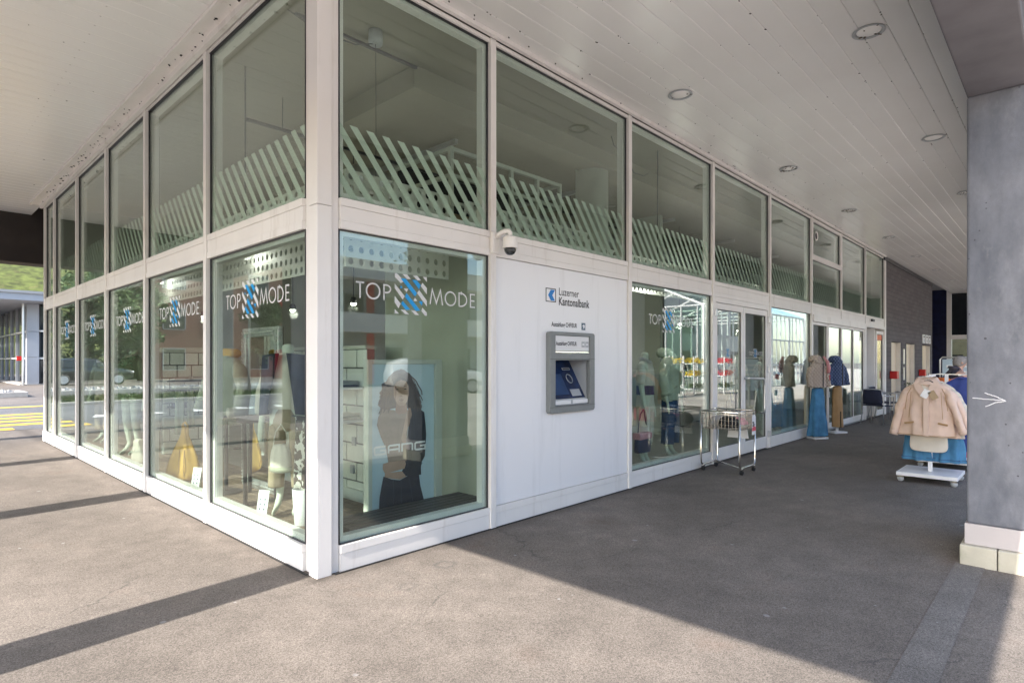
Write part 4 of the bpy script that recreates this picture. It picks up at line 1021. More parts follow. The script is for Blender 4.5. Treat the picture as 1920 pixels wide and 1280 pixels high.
# painted block wall with recessed joints behind the corner window
bw_ = thing('block_wall','white painted block wall with dark joints behind the corner window','wall',(1.45,2.3,0))
MB().box(1.412,1.5,1.56,4.2,.02,1.62).build('wall_core','joint_grey',bw_)
blk = None
for r_ in range(8):
    for c_ in range(7):
        y0 = 1.56+.40*c_-(.2 if r_ % 2 else 0); y1 = y0+.382; y0 = max(y0,1.56); y1 = min(y1,4.2)
        if y1-y0 > .03: MB().box(1.40,1.412,y0,y1-.0,.03+.2*r_,.214+.2*r_).build('block','block_white',bw_,bevel=.004)
MB().box(1.38,1.52,1.55,4.22,1.622,1.66).build('coping','int_wall',bw_,bevel=.004)
MB().box(1.36,1.399,1.56,4.2,.021,.14).build('skirting','block_white',bw_)
for k,(y0,y1,z) in enumerate(((1.62,2.1,1.20),(1.60,2.05,.86))):
    t = thing('wall_shelf','%s pale shelf with folded clothes on the block wall' % ('upper','lower')[k],'shelf',(1.3,1.85,z))
    MB().box(1.14,1.395,y0,y1,z,z+.025).build('board','white_paint',t,bevel=.003)
    fc = thing('folded_clothes','folded %s clothes on the %s wall shelf' % (('dark','upper'),('pale','lower'))[k],'clothes',(1.27,1.85,z+.025))
    for j in range(3): MB().box(1.17+.01*j,1.38,y0+.05,y1-.1-.04*j,z+.027+.022*j,z+.047+.022*j).jitter(.004,20,j).build('folded_layer',[['fabric_navy','fabric_grey','fabric_grey'],['fabric_cream','fabric_sage','fabric_cream']][k][j],fc,bevel=.008)
for k,(y,z) in enumerate(((1.75,.60),(1.78,.30))): MB().box(1.375,1.399,y,y+.06,z,z+.09).build('socket','atm_light',bw_,bevel=.003)
# second block wall facing the camera in the third street window
bw2 = thing('block_wall','white tile-like block wall facing the corner behind the yellow bag','wall',(1.3,6.05,0))
MB().box(.80,1.75,6.06,6.15,.1,1.62).build('wall_core','joint_grey',bw2)
for r_ in range(8):
    for c_ in range(6):
        x0 = .80+.2*c_-(.1 if r_ % 2 else 0); x1 = min(x0+.184,1.75); x0 = max(x0,.80)
        if x1-x0 > .03: MB().box(x0,x1,6.045,6.06,.11+.19*r_,.284+.19*r_).build('block','block_white',bw2,bevel=.004)
MB().box(.78,1.77,6.03,6.17,1.622,1.70).build('coping','int_wall',bw2,bevel=.004)
for k,(z,m_) in enumerate(((1.18,'fabric_grey'),(1.05,'fabric_sage'),(.80,'fabric_navy'))):
    t = thing('wall_shelf','%s shelf of folded clothes in front of the tile-like block wall' % ('topmost','middle','lowest')[k],'shelf',(1.2,5.9,z))
    MB().box(.85,1.6,5.80,6.04,z,z+.022).build('board','dark_metal',t)
    fc = thing('folded_clothes','%s folded clothes on the %s shelf behind the yellow bag' % (('grey','topmost'),('sage','middle'),('navy','lowest'))[k],'clothes',(1.2,5.9,z+.022))
    for j in range(3): MB().box(.9+.24*j,1.1+.24*j,5.82,6.02,z+.024,z+.06+.02*((j+k)%2)).jitter(.006,20,j+k).build('folded_layer',m_,fc,bevel=.01)
pb = thing('hanging_cloths','pale long cloths hanging from the shelf behind the yellow bag','cloth',(.95,5.5,.5))
for x,w,z0,m_ in ((.86,.12,.42,'fabric_mint'),(1.02,.1,.5,'fabric_sage')): MB().loft([[Vector((x+w*k/6,5.70+.015*math.sin(k*1.7+z*4),z)) for k in range(7)]+[Vector((x+w*k/6,5.72+.015*math.sin(k*1.7+z*4),z)) for k in range(6,-1,-1)] for z in [z0+(1.05-z0)*j/6 for j in range(7)]]).build('cloth',m_,pb,smooth=True)
# bags
yb = thing('yellow_bag','mustard yellow slouchy hobo bag standing on the window deck','bag',(.36,3.80,.102),face(-1,-.7))
MB().loft([ring_xy(z,rx,ry,ox,0,f,5,1.0,n=40) for z,rx,ry,ox,f in ((0,.16,.08,0,.02),(.03,.205,.11,0,.03),(.14,.20,.115,0,.05),(.28,.155,.09,.01,.08),(.40,.105,.06,.015,.12),(.50,.06,.035,.02,.12),(.58,.03,.02,.02,.05),(.64,.018,.014,.02,0))]).jitter(.010,9,4).build('body','fabric_yellow',yb,smooth=True,local=True,sub=1)
MB().tube([(-.01,0,.55),(0,.0,.66),(.03,0,.68),(.06,0,.64),(.06,0,.52)],.012,8).build('strap','fabric_yellow',yb,local=True,smooth=True)
for s in (.03,.09): MB().tube([(s,-.10,.06),(s+.005,-.118,.15),(s-.005,-.10,.26),(s-.02,-.07,.36)],.004,5).build('fold_seam','fabric_tan',yb,local=True)
cb_ = thing('cream_bag','cream drawstring bucket bag hanging from the vest mannequin','bag',(.34,1.26,.52),face(-1,-.6))
cb_.scale = (.75,.75,.85)
MB().loft([ring_xy(z,rx,ry,0,0,f,9,0,n=36) for z,rx,ry,f in ((0,.12,.075,0),(.03,.135,.085,.01),(.16,.13,.085,.02),(.24,.115,.075,.06),(.27,.085,.06,.10),(.30,.10,.07,.10))]).build('body','fabric_cream',cb_,smooth=True,local=True,sub=1)
MB().loft([ring_xy(z,.137,.087,n=36) for z in (.02,.07)]).build('base_band','fabric_sage',cb_,smooth=True,local=True)
MB().tube([(-.1,0,.27),(-.07,0,.42),(0,0,.5),(.07,0,.42),(.1,0,.27)],.007,6).build('strap','fabric_cream',cb_,local=True,smooth=True)
wb = thing('white_bag','small white pouch bag on the deck in the third street window','bag',(.33,5.45,.102),face(-1,-.5))
MB().loft([ring_xy(z,rx,.06,0,0,f,6,n=30) for z,rx,f in ((0,.12,0),(.03,.13,.02),(.18,.10,.05),(.30,.05,.1),(.34,.07,.1))]).build('body','fabric_cream',wb,smooth=True,local=True,sub=1)
# ornate mirror, table, patterned cloth, price cards
mi = thing('ornate_mirror','tall ornate silver-framed mirror standing behind the coat in the second window','mirror',(.78,2.62,.10),0)
fr_ = MB()
for q in ((2.17,2.27,.10,1.86),(2.97,3.07,.10,1.86),(2.27,2.97,.10,.20),(2.27,2.97,1.76,1.86)): fr_.box(.74,.80,q[0],q[1],q[2],q[3])
fr_.build('frame','frame_silver',mi,bevel=.015)
bd = MB()
for k in range(46):
    z = .15+1.66*k/45
    for y in (2.20,3.04): bd.lathe([(.0005,-.016),(.012,-.008),(.014,.004),(.0005,.014)],(.735,y,z),6)
for k in range(20):
    y = 2.28+.68*k/19
    for z in (.15,1.81): bd.lathe([(.0005,-.016),(.012,-.008),(.014,.004),(.0005,.014)],(.735,y,z),6)
bd.build('beading','frame_silver',mi,kind='stuff')
MB().box(.765,.775,2.27,2.97,.20,1.76).build('mirror_glass','mirror_glass',mi)
MB().box(.802,.815,2.2,3.05,.12,1.85).build('backing','bark',mi)
tb = thing('display_table','dark thin-legged display table below the coat','table',(.5,2.3,.1))
MB().box(.30,.66,1.95,2.62,.90,.925).build('table_top','bench_dark',tb,bevel=.003)
for x in (.33,.63):
    for y in (1.99,2.58): MB().obox((x,y,.50),(.03,.03,.80),(.04*(1 if y>2.3 else -1),0,0)).build('leg','bench_dark',tb)
ro = thing('rolled_scarf','rolled pale scarf lying on the display table','scarf',(.4,2.35,.925))
sp_ = [(.36+.0,2.40+(.008+.0042*k)*math.cos(k*.7),.975+(.008+.0042*k)*math.sin(k*.7)) for k in range(12)]
MB().lathe([(.012,-.09),(.05,-.09),(.052,.0),(.05,.09),(.012,.09)],(.42,2.40,.978),18,'x').build('roll','fabric_cream',ro,smooth=True)
pcard = []
for k,(x,y,rz,lb) in enumerate(((.24,1.40,.5,'white price card leaning in the window nearest the corner post'),(.24,3.02,.5,'white price card beside the yellow bag'))):
    t = thing('price_card',lb,'card',(x,y,.102),face(-1,-rz))
    MB().obox((0,0,.13),(.11,.004,.26),(-.2,0,0)).build('card','paper',t,local=True)
    for j in range(4):
        for s in (-1,1): MB().obox((.022*s,-.0045+.0405*(.05-.04*j)/.2*1.0-.001,.18-.04*j),(.012,.002,.018),(-.2,0,0)).build('print_mark','print_slate',t,local=True)
pot = thing('white_pot','plain white planter beside the corner mannequin','planter',(.42,1.02,.102))
pot.scale = (.8,.8,.9)
MB().lathe([(.0005,0),(.085,0),(.11,.34),(.10,.34),(.095,.30),(.0005,.29)],(0,0,0),24).build('pot','white_paint',pot,smooth=True,local=True,bevel=.004)
pc = thing('patterned_cloth','black and white patterned cloth hanging next to the corner post inside','cloth',(.42,.75,.4))
m_, t_, b_, o_ = nodes('pattern_cloth'); vv = t_.nodes.new('ShaderNodeTexVoronoi'); vv.inputs['Scale'].default_value = 28; vv.distance = 'MANHATTAN'
rr_ = t_.nodes.new('ShaderNodeValToRGB'); rr_.color_ramp.interpolation = 'CONSTANT'; rr_.color_ramp.elements[0].color = (.07,.05,.045,1); rr_.color_ramp.elements[1].color = (.62,.6,.55,1); rr_.color_ramp.elements[1].position = .52
sp2 = t_.nodes.new('ShaderNodeSeparateColor'); tcc = t_.nodes.new('ShaderNodeTexCoord'); t_.links.new(tcc.outputs['Object'],vv.inputs['Vector']); t_.links.new(vv.outputs['Color'],sp2.inputs[0]); t_.links.new(sp2.outputs[0],rr_.inputs[0]); t_.links.new(rr_.outputs[0],b_.inputs['Base Color'])
MB().loft([[Vector((.40+.018*math.sin(k*1.4+z*3),.90+.03*k,z)) for k in range(9)]+[Vector((.42+.018*math.sin(k*1.4+z*3),.90+.03*k,z)) for k in range(8,-1,-1)] for z in [.40+.62*j/8 for j in range(9)]]).build('cloth','pattern_cloth',pc,smooth=True)
MB().cyl((.41,.88,1.02),(.41,1.18,1.02),.008,8).build('rail','dark_metal',pc); MB().cyl((.41,.89,.1),(.41,.89,1.02),.008,8).build('rail','dark_metal',pc)
# poster light box
po = thing('poster_board','framed fashion poster of a woman in dark blazer and jeans inside the corner window','poster',(1.13,.52,.13))
fb_ = MB()
for q in ((.735,.775,.135,1.51),(1.455,1.535,.135,1.51),(.775,1.455,1.47,1.51),(.775,1.455,.135,.16)): fb_.box(q[0],q[1],.505,.58,q[2],q[3])
fb_.build('frame','int_wall',po,bevel=.004)
bgp = MB().box(.775,1.455,.530,.56,.16,1.47).build('print','print_bg',po)
PR = [('print_hair',[(306,1417),(345,1428),(384,1416),(435,1380),(465,1326),(502,1284),(510,1250),(524,1217),(554,1180),(540,1162),(565,1140),(547,1120),(577,1095),(569,1060),(539,1040),(510,1062),(487,1045),(443,1054),(413,1079),(278,1087),(229,1079),(188,1060),(147,1078),(114,1040),(134,1096),(105,1120),(114,1154),(134,1198),(120,1225),(147,1254),(141,1300),(188,1321),(209,1355),(243,1384),(271,1406)]),
('print_skin_dark',[(292,1127),(399,1127),(413,1056),(399,1010),(278,1018)]),
('print_skin',[(264,1267),(292,1313),(344,1332),(399,1316),(425,1274),(428,1197),(410,1139),(377,1105),(334,1102),(296,1127),(271,1186)]),
('print_shirt',[(147,1089),(271,1070),(313,1033),(384,1034),(413,1062),(428,960),(399,774),(413,619),(209,621),(188,738),(134,846),(94,951),(107,1018)]),
('print_jacket',[(428,1073),(547,1066),(600,1032),(615,922),(623,824),(607,631),(562,570),(565,467),(353,480),(349,521),(399,609),(399,774),(431,936)]),
('print_skin',[(344,814),(377,941),(399,1021),(425,1081),(446,1078),(460,1017),(435,936),(399,868),(392,774),(363,777)]),
('print_skin',[(174,534),(257,532),(353,527),(399,473),(327,457),(243,478),(168,500)]),
('print_jeans',[(158,508),(243,472),(327,452),(413,477),(539,471),(554,373),(592,246),(604,170),(532,165),(377,165),(344,194),(334,165),(229,165),(127,165),(114,248),(120,337),(141,436)]),
('print_skin',[(154,616),(215,626),(399,620),(399,597),(377,547),(257,536),(174,531),(150,571)]),
('print_jacket',[(384,616),(577,575),(547,530),(399,567)]),
('print_hair',[(264,1267),(292,1313),(344,1336),(300,1340),(255,1310),(240,1250),(248,1160),(285,1100),(262,1190)]),
('print_hair',[(344,1336),(399,1316),(428,1274),(432,1197),(415,1130),(450,1150),(455,1260),(430,1330),(385,1350)]),
('print_black',[(282,1250),(299,1255),(318,1250),(302,1246)]),('print_black',[(366,1249),(384,1255),(404,1250),(387,1245)]),
('print_hair2',[(272,1270),(299,1278),(324,1272),(299,1274)]),('print_hair2',[(358,1272),(387,1278),(412,1270),(387,1274)]),
('print_skin_dark',[(339,1200),(356,1188),(339,1182),(319,1190)]),('print_skin_dark',[(312,1156),(344,1165),(371,1156),(344,1140)]),
('print_skin_dark',[(264,1267),(282,1290),(290,1230),(280,1160),(300,1122),(280,1150),(271,1186)])]
for k,(m_,pl) in enumerate(PR):
    MB().face([(.74+x/1000,.5285-.0006*k,z/1000) for x,z in pl]).build('printed_shape',m_,bgp,auto=False)
qh = random.Random(21); st_ = MB()
for k in range(90):
    sd_ = -1 if k % 2 else 1; x0_ = 345+qh.uniform(-70,70); z0_ = 1395+qh.uniform(-40,22)-abs(x0_-345)*.35; pts_ = []
    ex = 345+sd_*qh.uniform(95,245); ez = qh.uniform(1030,1190); ph = qh.random()*6
    for j in range(13):
        u_ = j/12; pts_.append((x0_+(ex-x0_)*u_**.6+9*math.sin(u_*15+ph)*u_, z0_+(ez-z0_)*u_**1.25+6*math.cos(u_*17+ph)*u_))
    if any(255<a<436 and 1095<b<1318 for a,b in pts_): continue
    for qd in ribbon([(a/1000,b/1000) for a,b in pts_],.006+.005*qh.random()): st_.face([(.74+v_.x,.5155,v_.y) for v_ in qd])
st_.build('printed_hair','print_hair2',bgp,auto=False)
dt = MB()
for ln,w_ in (([(430,1060),(440,900),(420,700),(405,560)],.004),([(470,1040),(480,850),(470,660)],.003),([(560,1020),(575,850),(560,640)],.003),([(250,470),(262,330),(240,170)],.004),([(420,470),(450,330),(470,170)],.004),([(335,455),(338,330),(338,200)],.004),([(170,490),(215,470)],.003),([(470,440),(520,445),(540,420)],.004)):
    for qd in ribbon([(a/1000,b/1000) for a,b in ln],w_): dt.face([(.74+v_.x,.5150,v_.y) for v_ in qd])
dt.build('printed_seams','print_seam',bgp,auto=False)
dt = MB()
for ln,w_ in (([(150,1000),(210,930),(260,800)],.010),([(330,1010),(300,880),(310,720)],.010),([(190,760),(280,730),(380,740)],.008),([(130,900),(200,830),(240,700)],.008)):
    for qd in ribbon([(a/1000,b/1000) for a,b in ln],w_): dt.face([(.74+v_.x,.5145,v_.y) for v_ in qd])
dt.build('printed_folds','print_fold',bgp,auto=False)
gl_ = MB(); GL = {'G':[[(1,.97),(.12,.97),(0,.85),(0,.12),(.12,0),(1,0),(1,.48),(.5,.48)]],'A':[[(0,0),(0,.85),(.12,.97),(1,.97),(1,0)],[(0,.42),(1,.42)]],'N':[[(0,0),(0,.97),(.88,.97),(1,.85),(1,0)]]}
for i_,c_ in enumerate('GANG'):
    for ln in GL[c_]:
        for qd in ribbon([(.80+.142*i_+a_*.112,.703+b_*.066) for a_,b_ in ln],.0165): gl_.face([(v_.x,.5125,v_.y) for v_ in qd])
gl_.build('lettering','print_white',bgp,auto=False)
# perforated header panels behind the glass
def perf(sd, u0, u1, d, z0, rows, name, th=.012):
    c = .1; n = int((u1-u0)/c); mb = MB(); K = 12; rh = .026
    for i in range(n):
        for j in range(rows):
            uc = u0+c*(i+.5)+(0 if j % 2 == 0 else 0); zc = z0+c*(j+.5); base = len(mb.v); P8 = []
            for k in range(K):
                a = 2*PI*k/K+PI/4; ca, sa = math.cos(a), math.sin(a); m_ = max(abs(ca),abs(sa))
                mb.v.append(P(sd,uc+ca/m_*c/2,d,zc+sa/m_*c/2))
            for k in range(K):
                a = 2*PI*k/K+PI/4; mb.v.append(P(sd,uc+rh*math.cos(a),d,zc+rh*1.15*math.sin(a)))
            for k in range(K):
                a = 2*PI*k/K+PI/4; mb.v.append(P(sd,uc+rh*math.cos(a),d+th,zc+rh*1.15*math.sin(a)))
            for k in range(K):
                j2 = (k+1) % K
                mb.f.append((base+k,base+j2,base+K+j2,base+K+k)); mb.f.append((base+K+k,base+K+j2,base+2*K+j2,base+2*K+k))
    return mb
pp = thing('perforated_panel','white perforated header panel behind the street windows','panel',(.5,5,2.3))
perf('L',.55,9.9,.55,2.27,8,'').build('panel','perf_white',pp,auto=False)
pp2 = thing('perforated_panel','white perforated header panel behind the walkway windows','panel',(8,.5,2.3))
perf('R',4.1,16.4,.60,2.45,5,'').build('panel','perf_white',pp2,auto=False)
pp3 = thing('perforated_panel','short perforated header panel in the corner window by the post','panel',(1,.5,2.3))
perf('R',.55,1.75,.55,2.27,8,'').build('panel','perf_white',pp3,auto=False)
pp4 = thing('perforated_panel','perforated panel strip behind the upper pane over the bank panel','panel',(2.8,.55,2.77))
perf('R',1.85,4.0,.55,2.77,3,'').build('panel','perf_white',pp4,auto=False)
# white storage grid above the closet
sg_ = thing('storage_grid','white open storage grid standing above the bank closet','shelf',(2.6,1.1,2.75))
gm = MB()
for x in (1.76,2.19,2.62,3.05,3.46):
    for y in (.645,1.60): gm.box(x,x+.04,y,y+.04,2.752,3.60)
for z in (2.752,3.03,3.30,3.56):
    gm.box(1.80,3.46,.648,.682,z+.001,z+.039); gm.box(1.763,1.797,.685,1.60,z+.001,z+.039); gm.box(3.463,3.497,.685,1.60,z+.001,z+.039)
gm.build('frame','int_wall',sg_)
MB().box(1.81,3.45,1.45,1.59,2.76,3.58).build('back_panel','fabric_black',sg_)
for k in range(4): MB().box(1.83+.43*k,2.16+.43*k,.75,1.40,2.80,2.98+.03*(k%2)).build('storage_box','kraft',sg_)
# lamps that are lit, tracks, pendant cable
def track_lamp(x,y,z,lb,pw):
    t = thing('pendant_lamp',lb,'lamp',(x,y,z),0,'lit shop lamps')
    MB().cyl((0,0,.05),(0,0,CZ-z),.006,6).build('cord','dark_metal',t,local=True)
    MB().lathe([(.0005,.09),(.03,.085),(.045,.05),(.05,0),(.046,0),(.04,.045),(.0005,.07)],(0,0,0),16).build('shade','dark_metal',t,local=True,smooth=True)
    MB().lathe([(.0005,-.03),(.028,-.02),(.036,.0),(.028,.03),(.0005,.05)],(0,0,0),14).build('bulb','bulb',t,local=True,smooth=True)
    ld = bpy.data.lights.new('lamp_light','POINT'); ld.energy = pw; ld.color = (1,.93,.82); ld.shadow_soft_size = .06
    lo = bpy.data.objects.new('lamp_light',ld); COL.objects.link(lo); lo.parent = t; lo.location = (0,0,-.07)
track_lamp(3.02,3.05,2.30,'lit round bulb lamp seen right behind the lettering of the corner window',6.0)
track_lamp(2.35,3.35,2.28,'lit bulb lamp hanging next to the corner post',6.0)
track_lamp(2.1,4.6,2.25,'lit bulb lamp over the mirror in the second window',6.0)
track_lamp(1.9,7.6,2.3,'lit bulb lamp deep inside behind the third street window',6.0)
track_lamp(6.2,2.6,2.3,'lit bulb lamp behind the mint raincoat',4.8)
track_lamp(9.8,2.4,2.3,'lit bulb lamp behind the quilted jacket mannequin',4.2)
track_lamp(13.4,2.6,2.3,'lit bulb lamp behind the sliding doors',4.2)
def spot(x,y,z,lb,pw):  # lamps added out of sight behind the transoms to brighten the displays
    t = thing('added_fill_lamp',lb,'lamp',(x,y,z),0,'added fill lamps for the window displays')
    MB().cyl((0,0,.06),(0,0,CZ-z),.008,6).build('stem','dark_metal',t,local=True)
    MB().lathe([(.0005,.10),(.035,.095),(.045,.06),(.045,0),(.040,0),(.038,.05),(.0005,.06)],(0,0,0),16).build('housing','white_paint',t,local=True,smooth=True)
    MB().lathe([(.0005,.02),(.034,.02),(.034,.03),(.0005,.03)],(0,0,0),14).build('lamp_face','bulb',t,local=True)
    ld = bpy.data.lights.new('lamp_light','POINT'); ld.energy = pw; ld.color = (1,.95,.88); ld.shadow_soft_size = .04
    lo = bpy.data.objects.new('lamp_light',ld); COL.objects.link(lo); lo.parent = t; lo.location = (0,0,-.06)
spot(5.35,.42,2.60,'added fill lamp hidden above the mint raincoat window',4)
spot(9.6,.42,2.60,'added fill lamp hidden above the narrow window mannequins',4)
spot(.42,2.2,2.60,'added fill lamp hidden above the first street window',1.2)
spot(.42,4.9,2.60,'added fill lamp hidden above the third street window',1.5)
tr = thing('lighting_track','thin dark lighting track under the shop ceiling','track',(2.5,3,4.1))
MB().box(.6,8.4,2.6,2.63,4.05,4.08).build('rail','dark_metal',tr)
for x in (1,3.5,6,8): MB().cyl((x,2.615,4.08),(x,2.615,4.42),.005,6).build('hanger','dark_metal',tr)
for x in (3.2,4.8,6.6):
    MB().lathe([(.0005,0),(.035,0),(.04,.11),(.0005,.12)],(x,2.615,3.92),12).build('spot_head','dark_metal',tr,smooth=True)
ju = thing('cable_box','round grey cable junction box with loose wire under the shop ceiling','junction box',(.9,.85,4.3))
MB().lathe([(.0005,4.30),(.06,4.30),(.065,4.33),(.06,4.418),(.0005,4.418)],(.95,.72,0),16).build('box','atm_light',ju,smooth=True)
MB().tube([(.95,.72,4.31),(.8,.8,4.27),(.6,.85,4.28),(.4,.9,4.33),(.25,.95,4.4)],.006,6).build('wire','dark_metal',ju)
MB().tube([(.95,.72,4.30),(.96,.73,3.9),(.96,.73,3.0)],.003,5).build('wire','dark_metal',ju)
MB().box(.3,1.55,.90,.925,4.36,4.385).build('conduit','dark_metal',ju)
wr_ = thing('loose_wire','loose looped wire under the ceiling behind the third upper pane','wire',(4.9,.5,4.3))
MB().tube([(4.25,.45,4.33),(4.32,.46,4.24),(4.45,.48,4.22),(4.58,.5,4.36),(4.7,.52,4.2),(4.95,.55,4.05),(5.25,.58,4.08),(5.4,.6,4.16)],.006,6).build('wire','dark_metal',wr_,smooth=True)
# clothes rails deeper in the shop so that the panes show a full shop
q5 = random.Random(11); CM = ['fabric_navy','fabric_sage','fabric_cream','fabric_grey','denim_dark','fabric_mint','fabric_tan','fabric_black']
def rail(x,y,n,along,lb):
    t = thing('clothes_rail',lb,'clothes rail',(x,y,.02),0 if along=='x' else PI/2)
    L2 = n*.09+.1
    for s in (0,L2): MB().cyl((s,0,0),(s,0,1.5),.015,8).build('post','dark_metal',t,local=True); MB().box(s-.02,s+.02,-.25,.25,0,.03).build('foot','dark_metal',t,local=True)
    MB().cyl((0,0,1.5),(L2,0,1.5),.014,8).build('bar','dark_metal',t,local=True)
    for k in range(n):
        m_ = CM[q5.randrange(8)]; z0 = .45+q5.random()*.35; xx = .1+.09*k
        mb = MB().loft([[Vector((xx+a*.035*(1 if z<1.4 else .5),b*w,z)) for a,b in ((-1,-.9),(-1.2,-.3),(-.9,.3),(-1,.9),(.9,1),(1.2,.3),(.9,-.3),(1,-1))] for z,w in ((z0,.27),(1.0,.25),(1.3,.24),(1.42,.20),(1.47,.05))]).jitter(.012,8,k)
        mb.build('hanging_garment',m_,t,local=True,smooth=True)
rail(2.6,2.6,10,'x','clothes rail of mixed garments behind the bank closet')
rail(2.2,5.2,12,'y','clothes rail of mixed garments behind the second street window')
rail(4.6,1.9,12,'x','clothes rail of mixed garments behind the mint raincoat window')
rail(6.8,3.0,10,'x','clothes rail of mixed garments behind the double door')
rail(9.2,2.6,10,'x','clothes rail of mixed garments behind the narrow window')
rail(11.5,2.6,12,'x','clothes rail of mixed garments behind the sliding doors')
rail(.9,7.8,12,'y','clothes rail of mixed garments at the far end of the street windows')
# ------------------------------------------------------------------ wire bargain trolley
tx0,tx1,ty0,ty1,tz = 5.62,6.14,-.62,-.09,.82
tr_ = thing('wire_trolley','chrome wire basket trolley on castors by the double door','trolley',((tx0+tx1)/2,(ty0+ty1)/2,0))
for y in (ty0,ty1):
    MB().tube([(tx0,y,tz),(tx0,y,.18),(tx0+.01,y,.11),(tx0+.05,y,.085),(tx1-.05,y,.085),(tx1-.01,y,.11),(tx1,y,.18),(tx1,y,tz)],.0125,10).build('leg_frame','chrome',tr_,smooth=True)
xm = (tx0+tx1)/2
MB().cyl((tx0+.06,ty0,.085),(tx1-.06,ty1,.085),.011,8).build('cross_tube','chrome',tr_,smooth=True)
MB().tube([(tx0,ty0,tz),(tx1,ty0,tz),(tx1,ty1,tz),(tx0,ty1,tz)],.0115,8,closed=True).build('rim','chrome',tr_,smooth=True)
MB().tube([(tx0,ty0,tz-.035),(tx1,ty0,tz-.035),(tx1,ty1,tz-.035),(tx0,ty1,tz-.035)],.006,6,closed=True).build('rim','chrome',tr_,smooth=True)
wz0 = .585; wires = MB()
def wire(a,b): wires.cyl(a,b,.0022,5)
nx_ = 11
for k in range(nx_+1):
    x = tx0+(tx1-tx0)*k/nx_; y = ty0+(ty1-ty0)*k/nx_
    for yy in (ty0,ty1): wire((x,yy,wz0),(x,yy,tz))
    for xx in (tx0,tx1): wire((xx,y,wz0),(xx,y,tz))
    wire((x,ty0,wz0),(x,ty1,wz0)); wire((tx0,y,wz0),(tx1,y,wz0))
for z in (wz0,.645,.705,.765):
    for yy in (ty0,ty1): wire((tx0,yy,z),(tx1,yy,z))
    for xx in (tx0,tx1): wire((xx,ty0,z),(xx,ty1,z))
wires.build('wire_mesh','chrome',tr_,kind='stuff')
for x in (tx0+.06,tx1-.06):
    for y in (ty0,ty1):
        c = MB().tube([(x+.028*math.cos(a*PI/8),y-.013,.031+.028*math.sin(a*PI/8)) for a in range(16)],.009,6,closed=True)
        c.lathe([(.0005,-.013),(.031,-.012),(.031,.012),(.0005,.013)],(x,y,.031),16,'y')
        o = c.build('castor','black_rubber',tr_,smooth=True)
        MB().box(x-.012,x+.018,y-.022,y+.022,.045,.085).build('fork','chrome',o,bevel=.004)
for k,(x,y,w,d,m_,lb,h_) in enumerate(((5.76,-.42,.22,.28,'fabric_black','crumpled black garment in the wire trolley',.17),(5.99,-.42,.24,.30,'fabric_pink','pink and white folded garment in the wire trolley',.15),(5.9,-.2,.34,.16,'fabric_grey','grey folded garment at the back of the wire trolley',.16))):
    o = MB().loft([ring_xy(wz0+.006,w/2,d/2,x,y,.06,5,k,30,3),ring_xy(wz0+h_*.45,w/2*1.05,d/2,x,y,.09,6,k,30,3),ring_xy(wz0+h_*.85,w/2*.8,d/2*.8,x,y,.12,5,k+2,30,3),ring_xy(wz0+h_,w/2*.35,d/2*.4,x,y,.2,4,k,30)]).jitter(.02,14,k).build('sale_garment',m_,smooth=True,sub=1)
    tag(o,lb,'garment','garments in the trolley')
o = MB().loft([ring_xy(wz0+.006,.11,.13,5.98,-.42,.05,5,9,30,3),ring_xy(wz0+.05,.115,.145,5.98,-.44,.08,6,9,30,3)]).jitter(.015,14,5).build('sale_garment','fabric_cream',smooth=True)
tag(o,'cream layer under the pink garment in the wire trolley','garment','garments in the trolley')
pt = thing('price_tag','white price tag reading 20 with a red stripe on the trolley rim','price tag',(6.12,-.66,.62))
tf = (6.150,-.58)
def tagp(y0,y1,z0,z1,x,nm,m_): return MB().prism([(x,y0,z0),(x,y1,z0),(x,y1,z1),(x,y0,z1)],(.002,0,0)).build(nm,m_,pt)
# the tag hangs on the near side, facing the corner
def tp(u,v,d=0): return (5.98+u,-.645-d,.50+v)
MB().prism([tp(0,0),tp(.125,0),tp(.125,.24),(tp(.10,.27)),tp(.025,.27),tp(0,.24)],(0,.002,0)).build('tag','paper',pt)
text_mb('20.-',.088,lambda u,v,w: tp(.004+u*.8,.115+v,.0015),.003,space=.85).build('lettering','print_black',pt,auto=False)
MB().prism([tp(.002,.05,.0015),tp(.123,.05,.0015),tp(.123,.10,.0015),tp(.06,.115,.0015),tp(.002,.095,.0015)],(0,.001,0)).build('stripe','fabric_coral',pt)
MB().cyl(tp(.06,.265),(6.04,-.632,.82),.003,5).build('string','print_black',pt)
wcard = thing('white_carrier','white paper carrier hanging at the side of the trolley','bag',(6.2,-.35,.4))
MB().prism([(6.165,-.52,.42),(6.165,-.22,.42),(6.165,-.27,.74),(6.165,-.47,.74)],(.02,0,0)).build('bag','paper',wcard,bevel=.006)

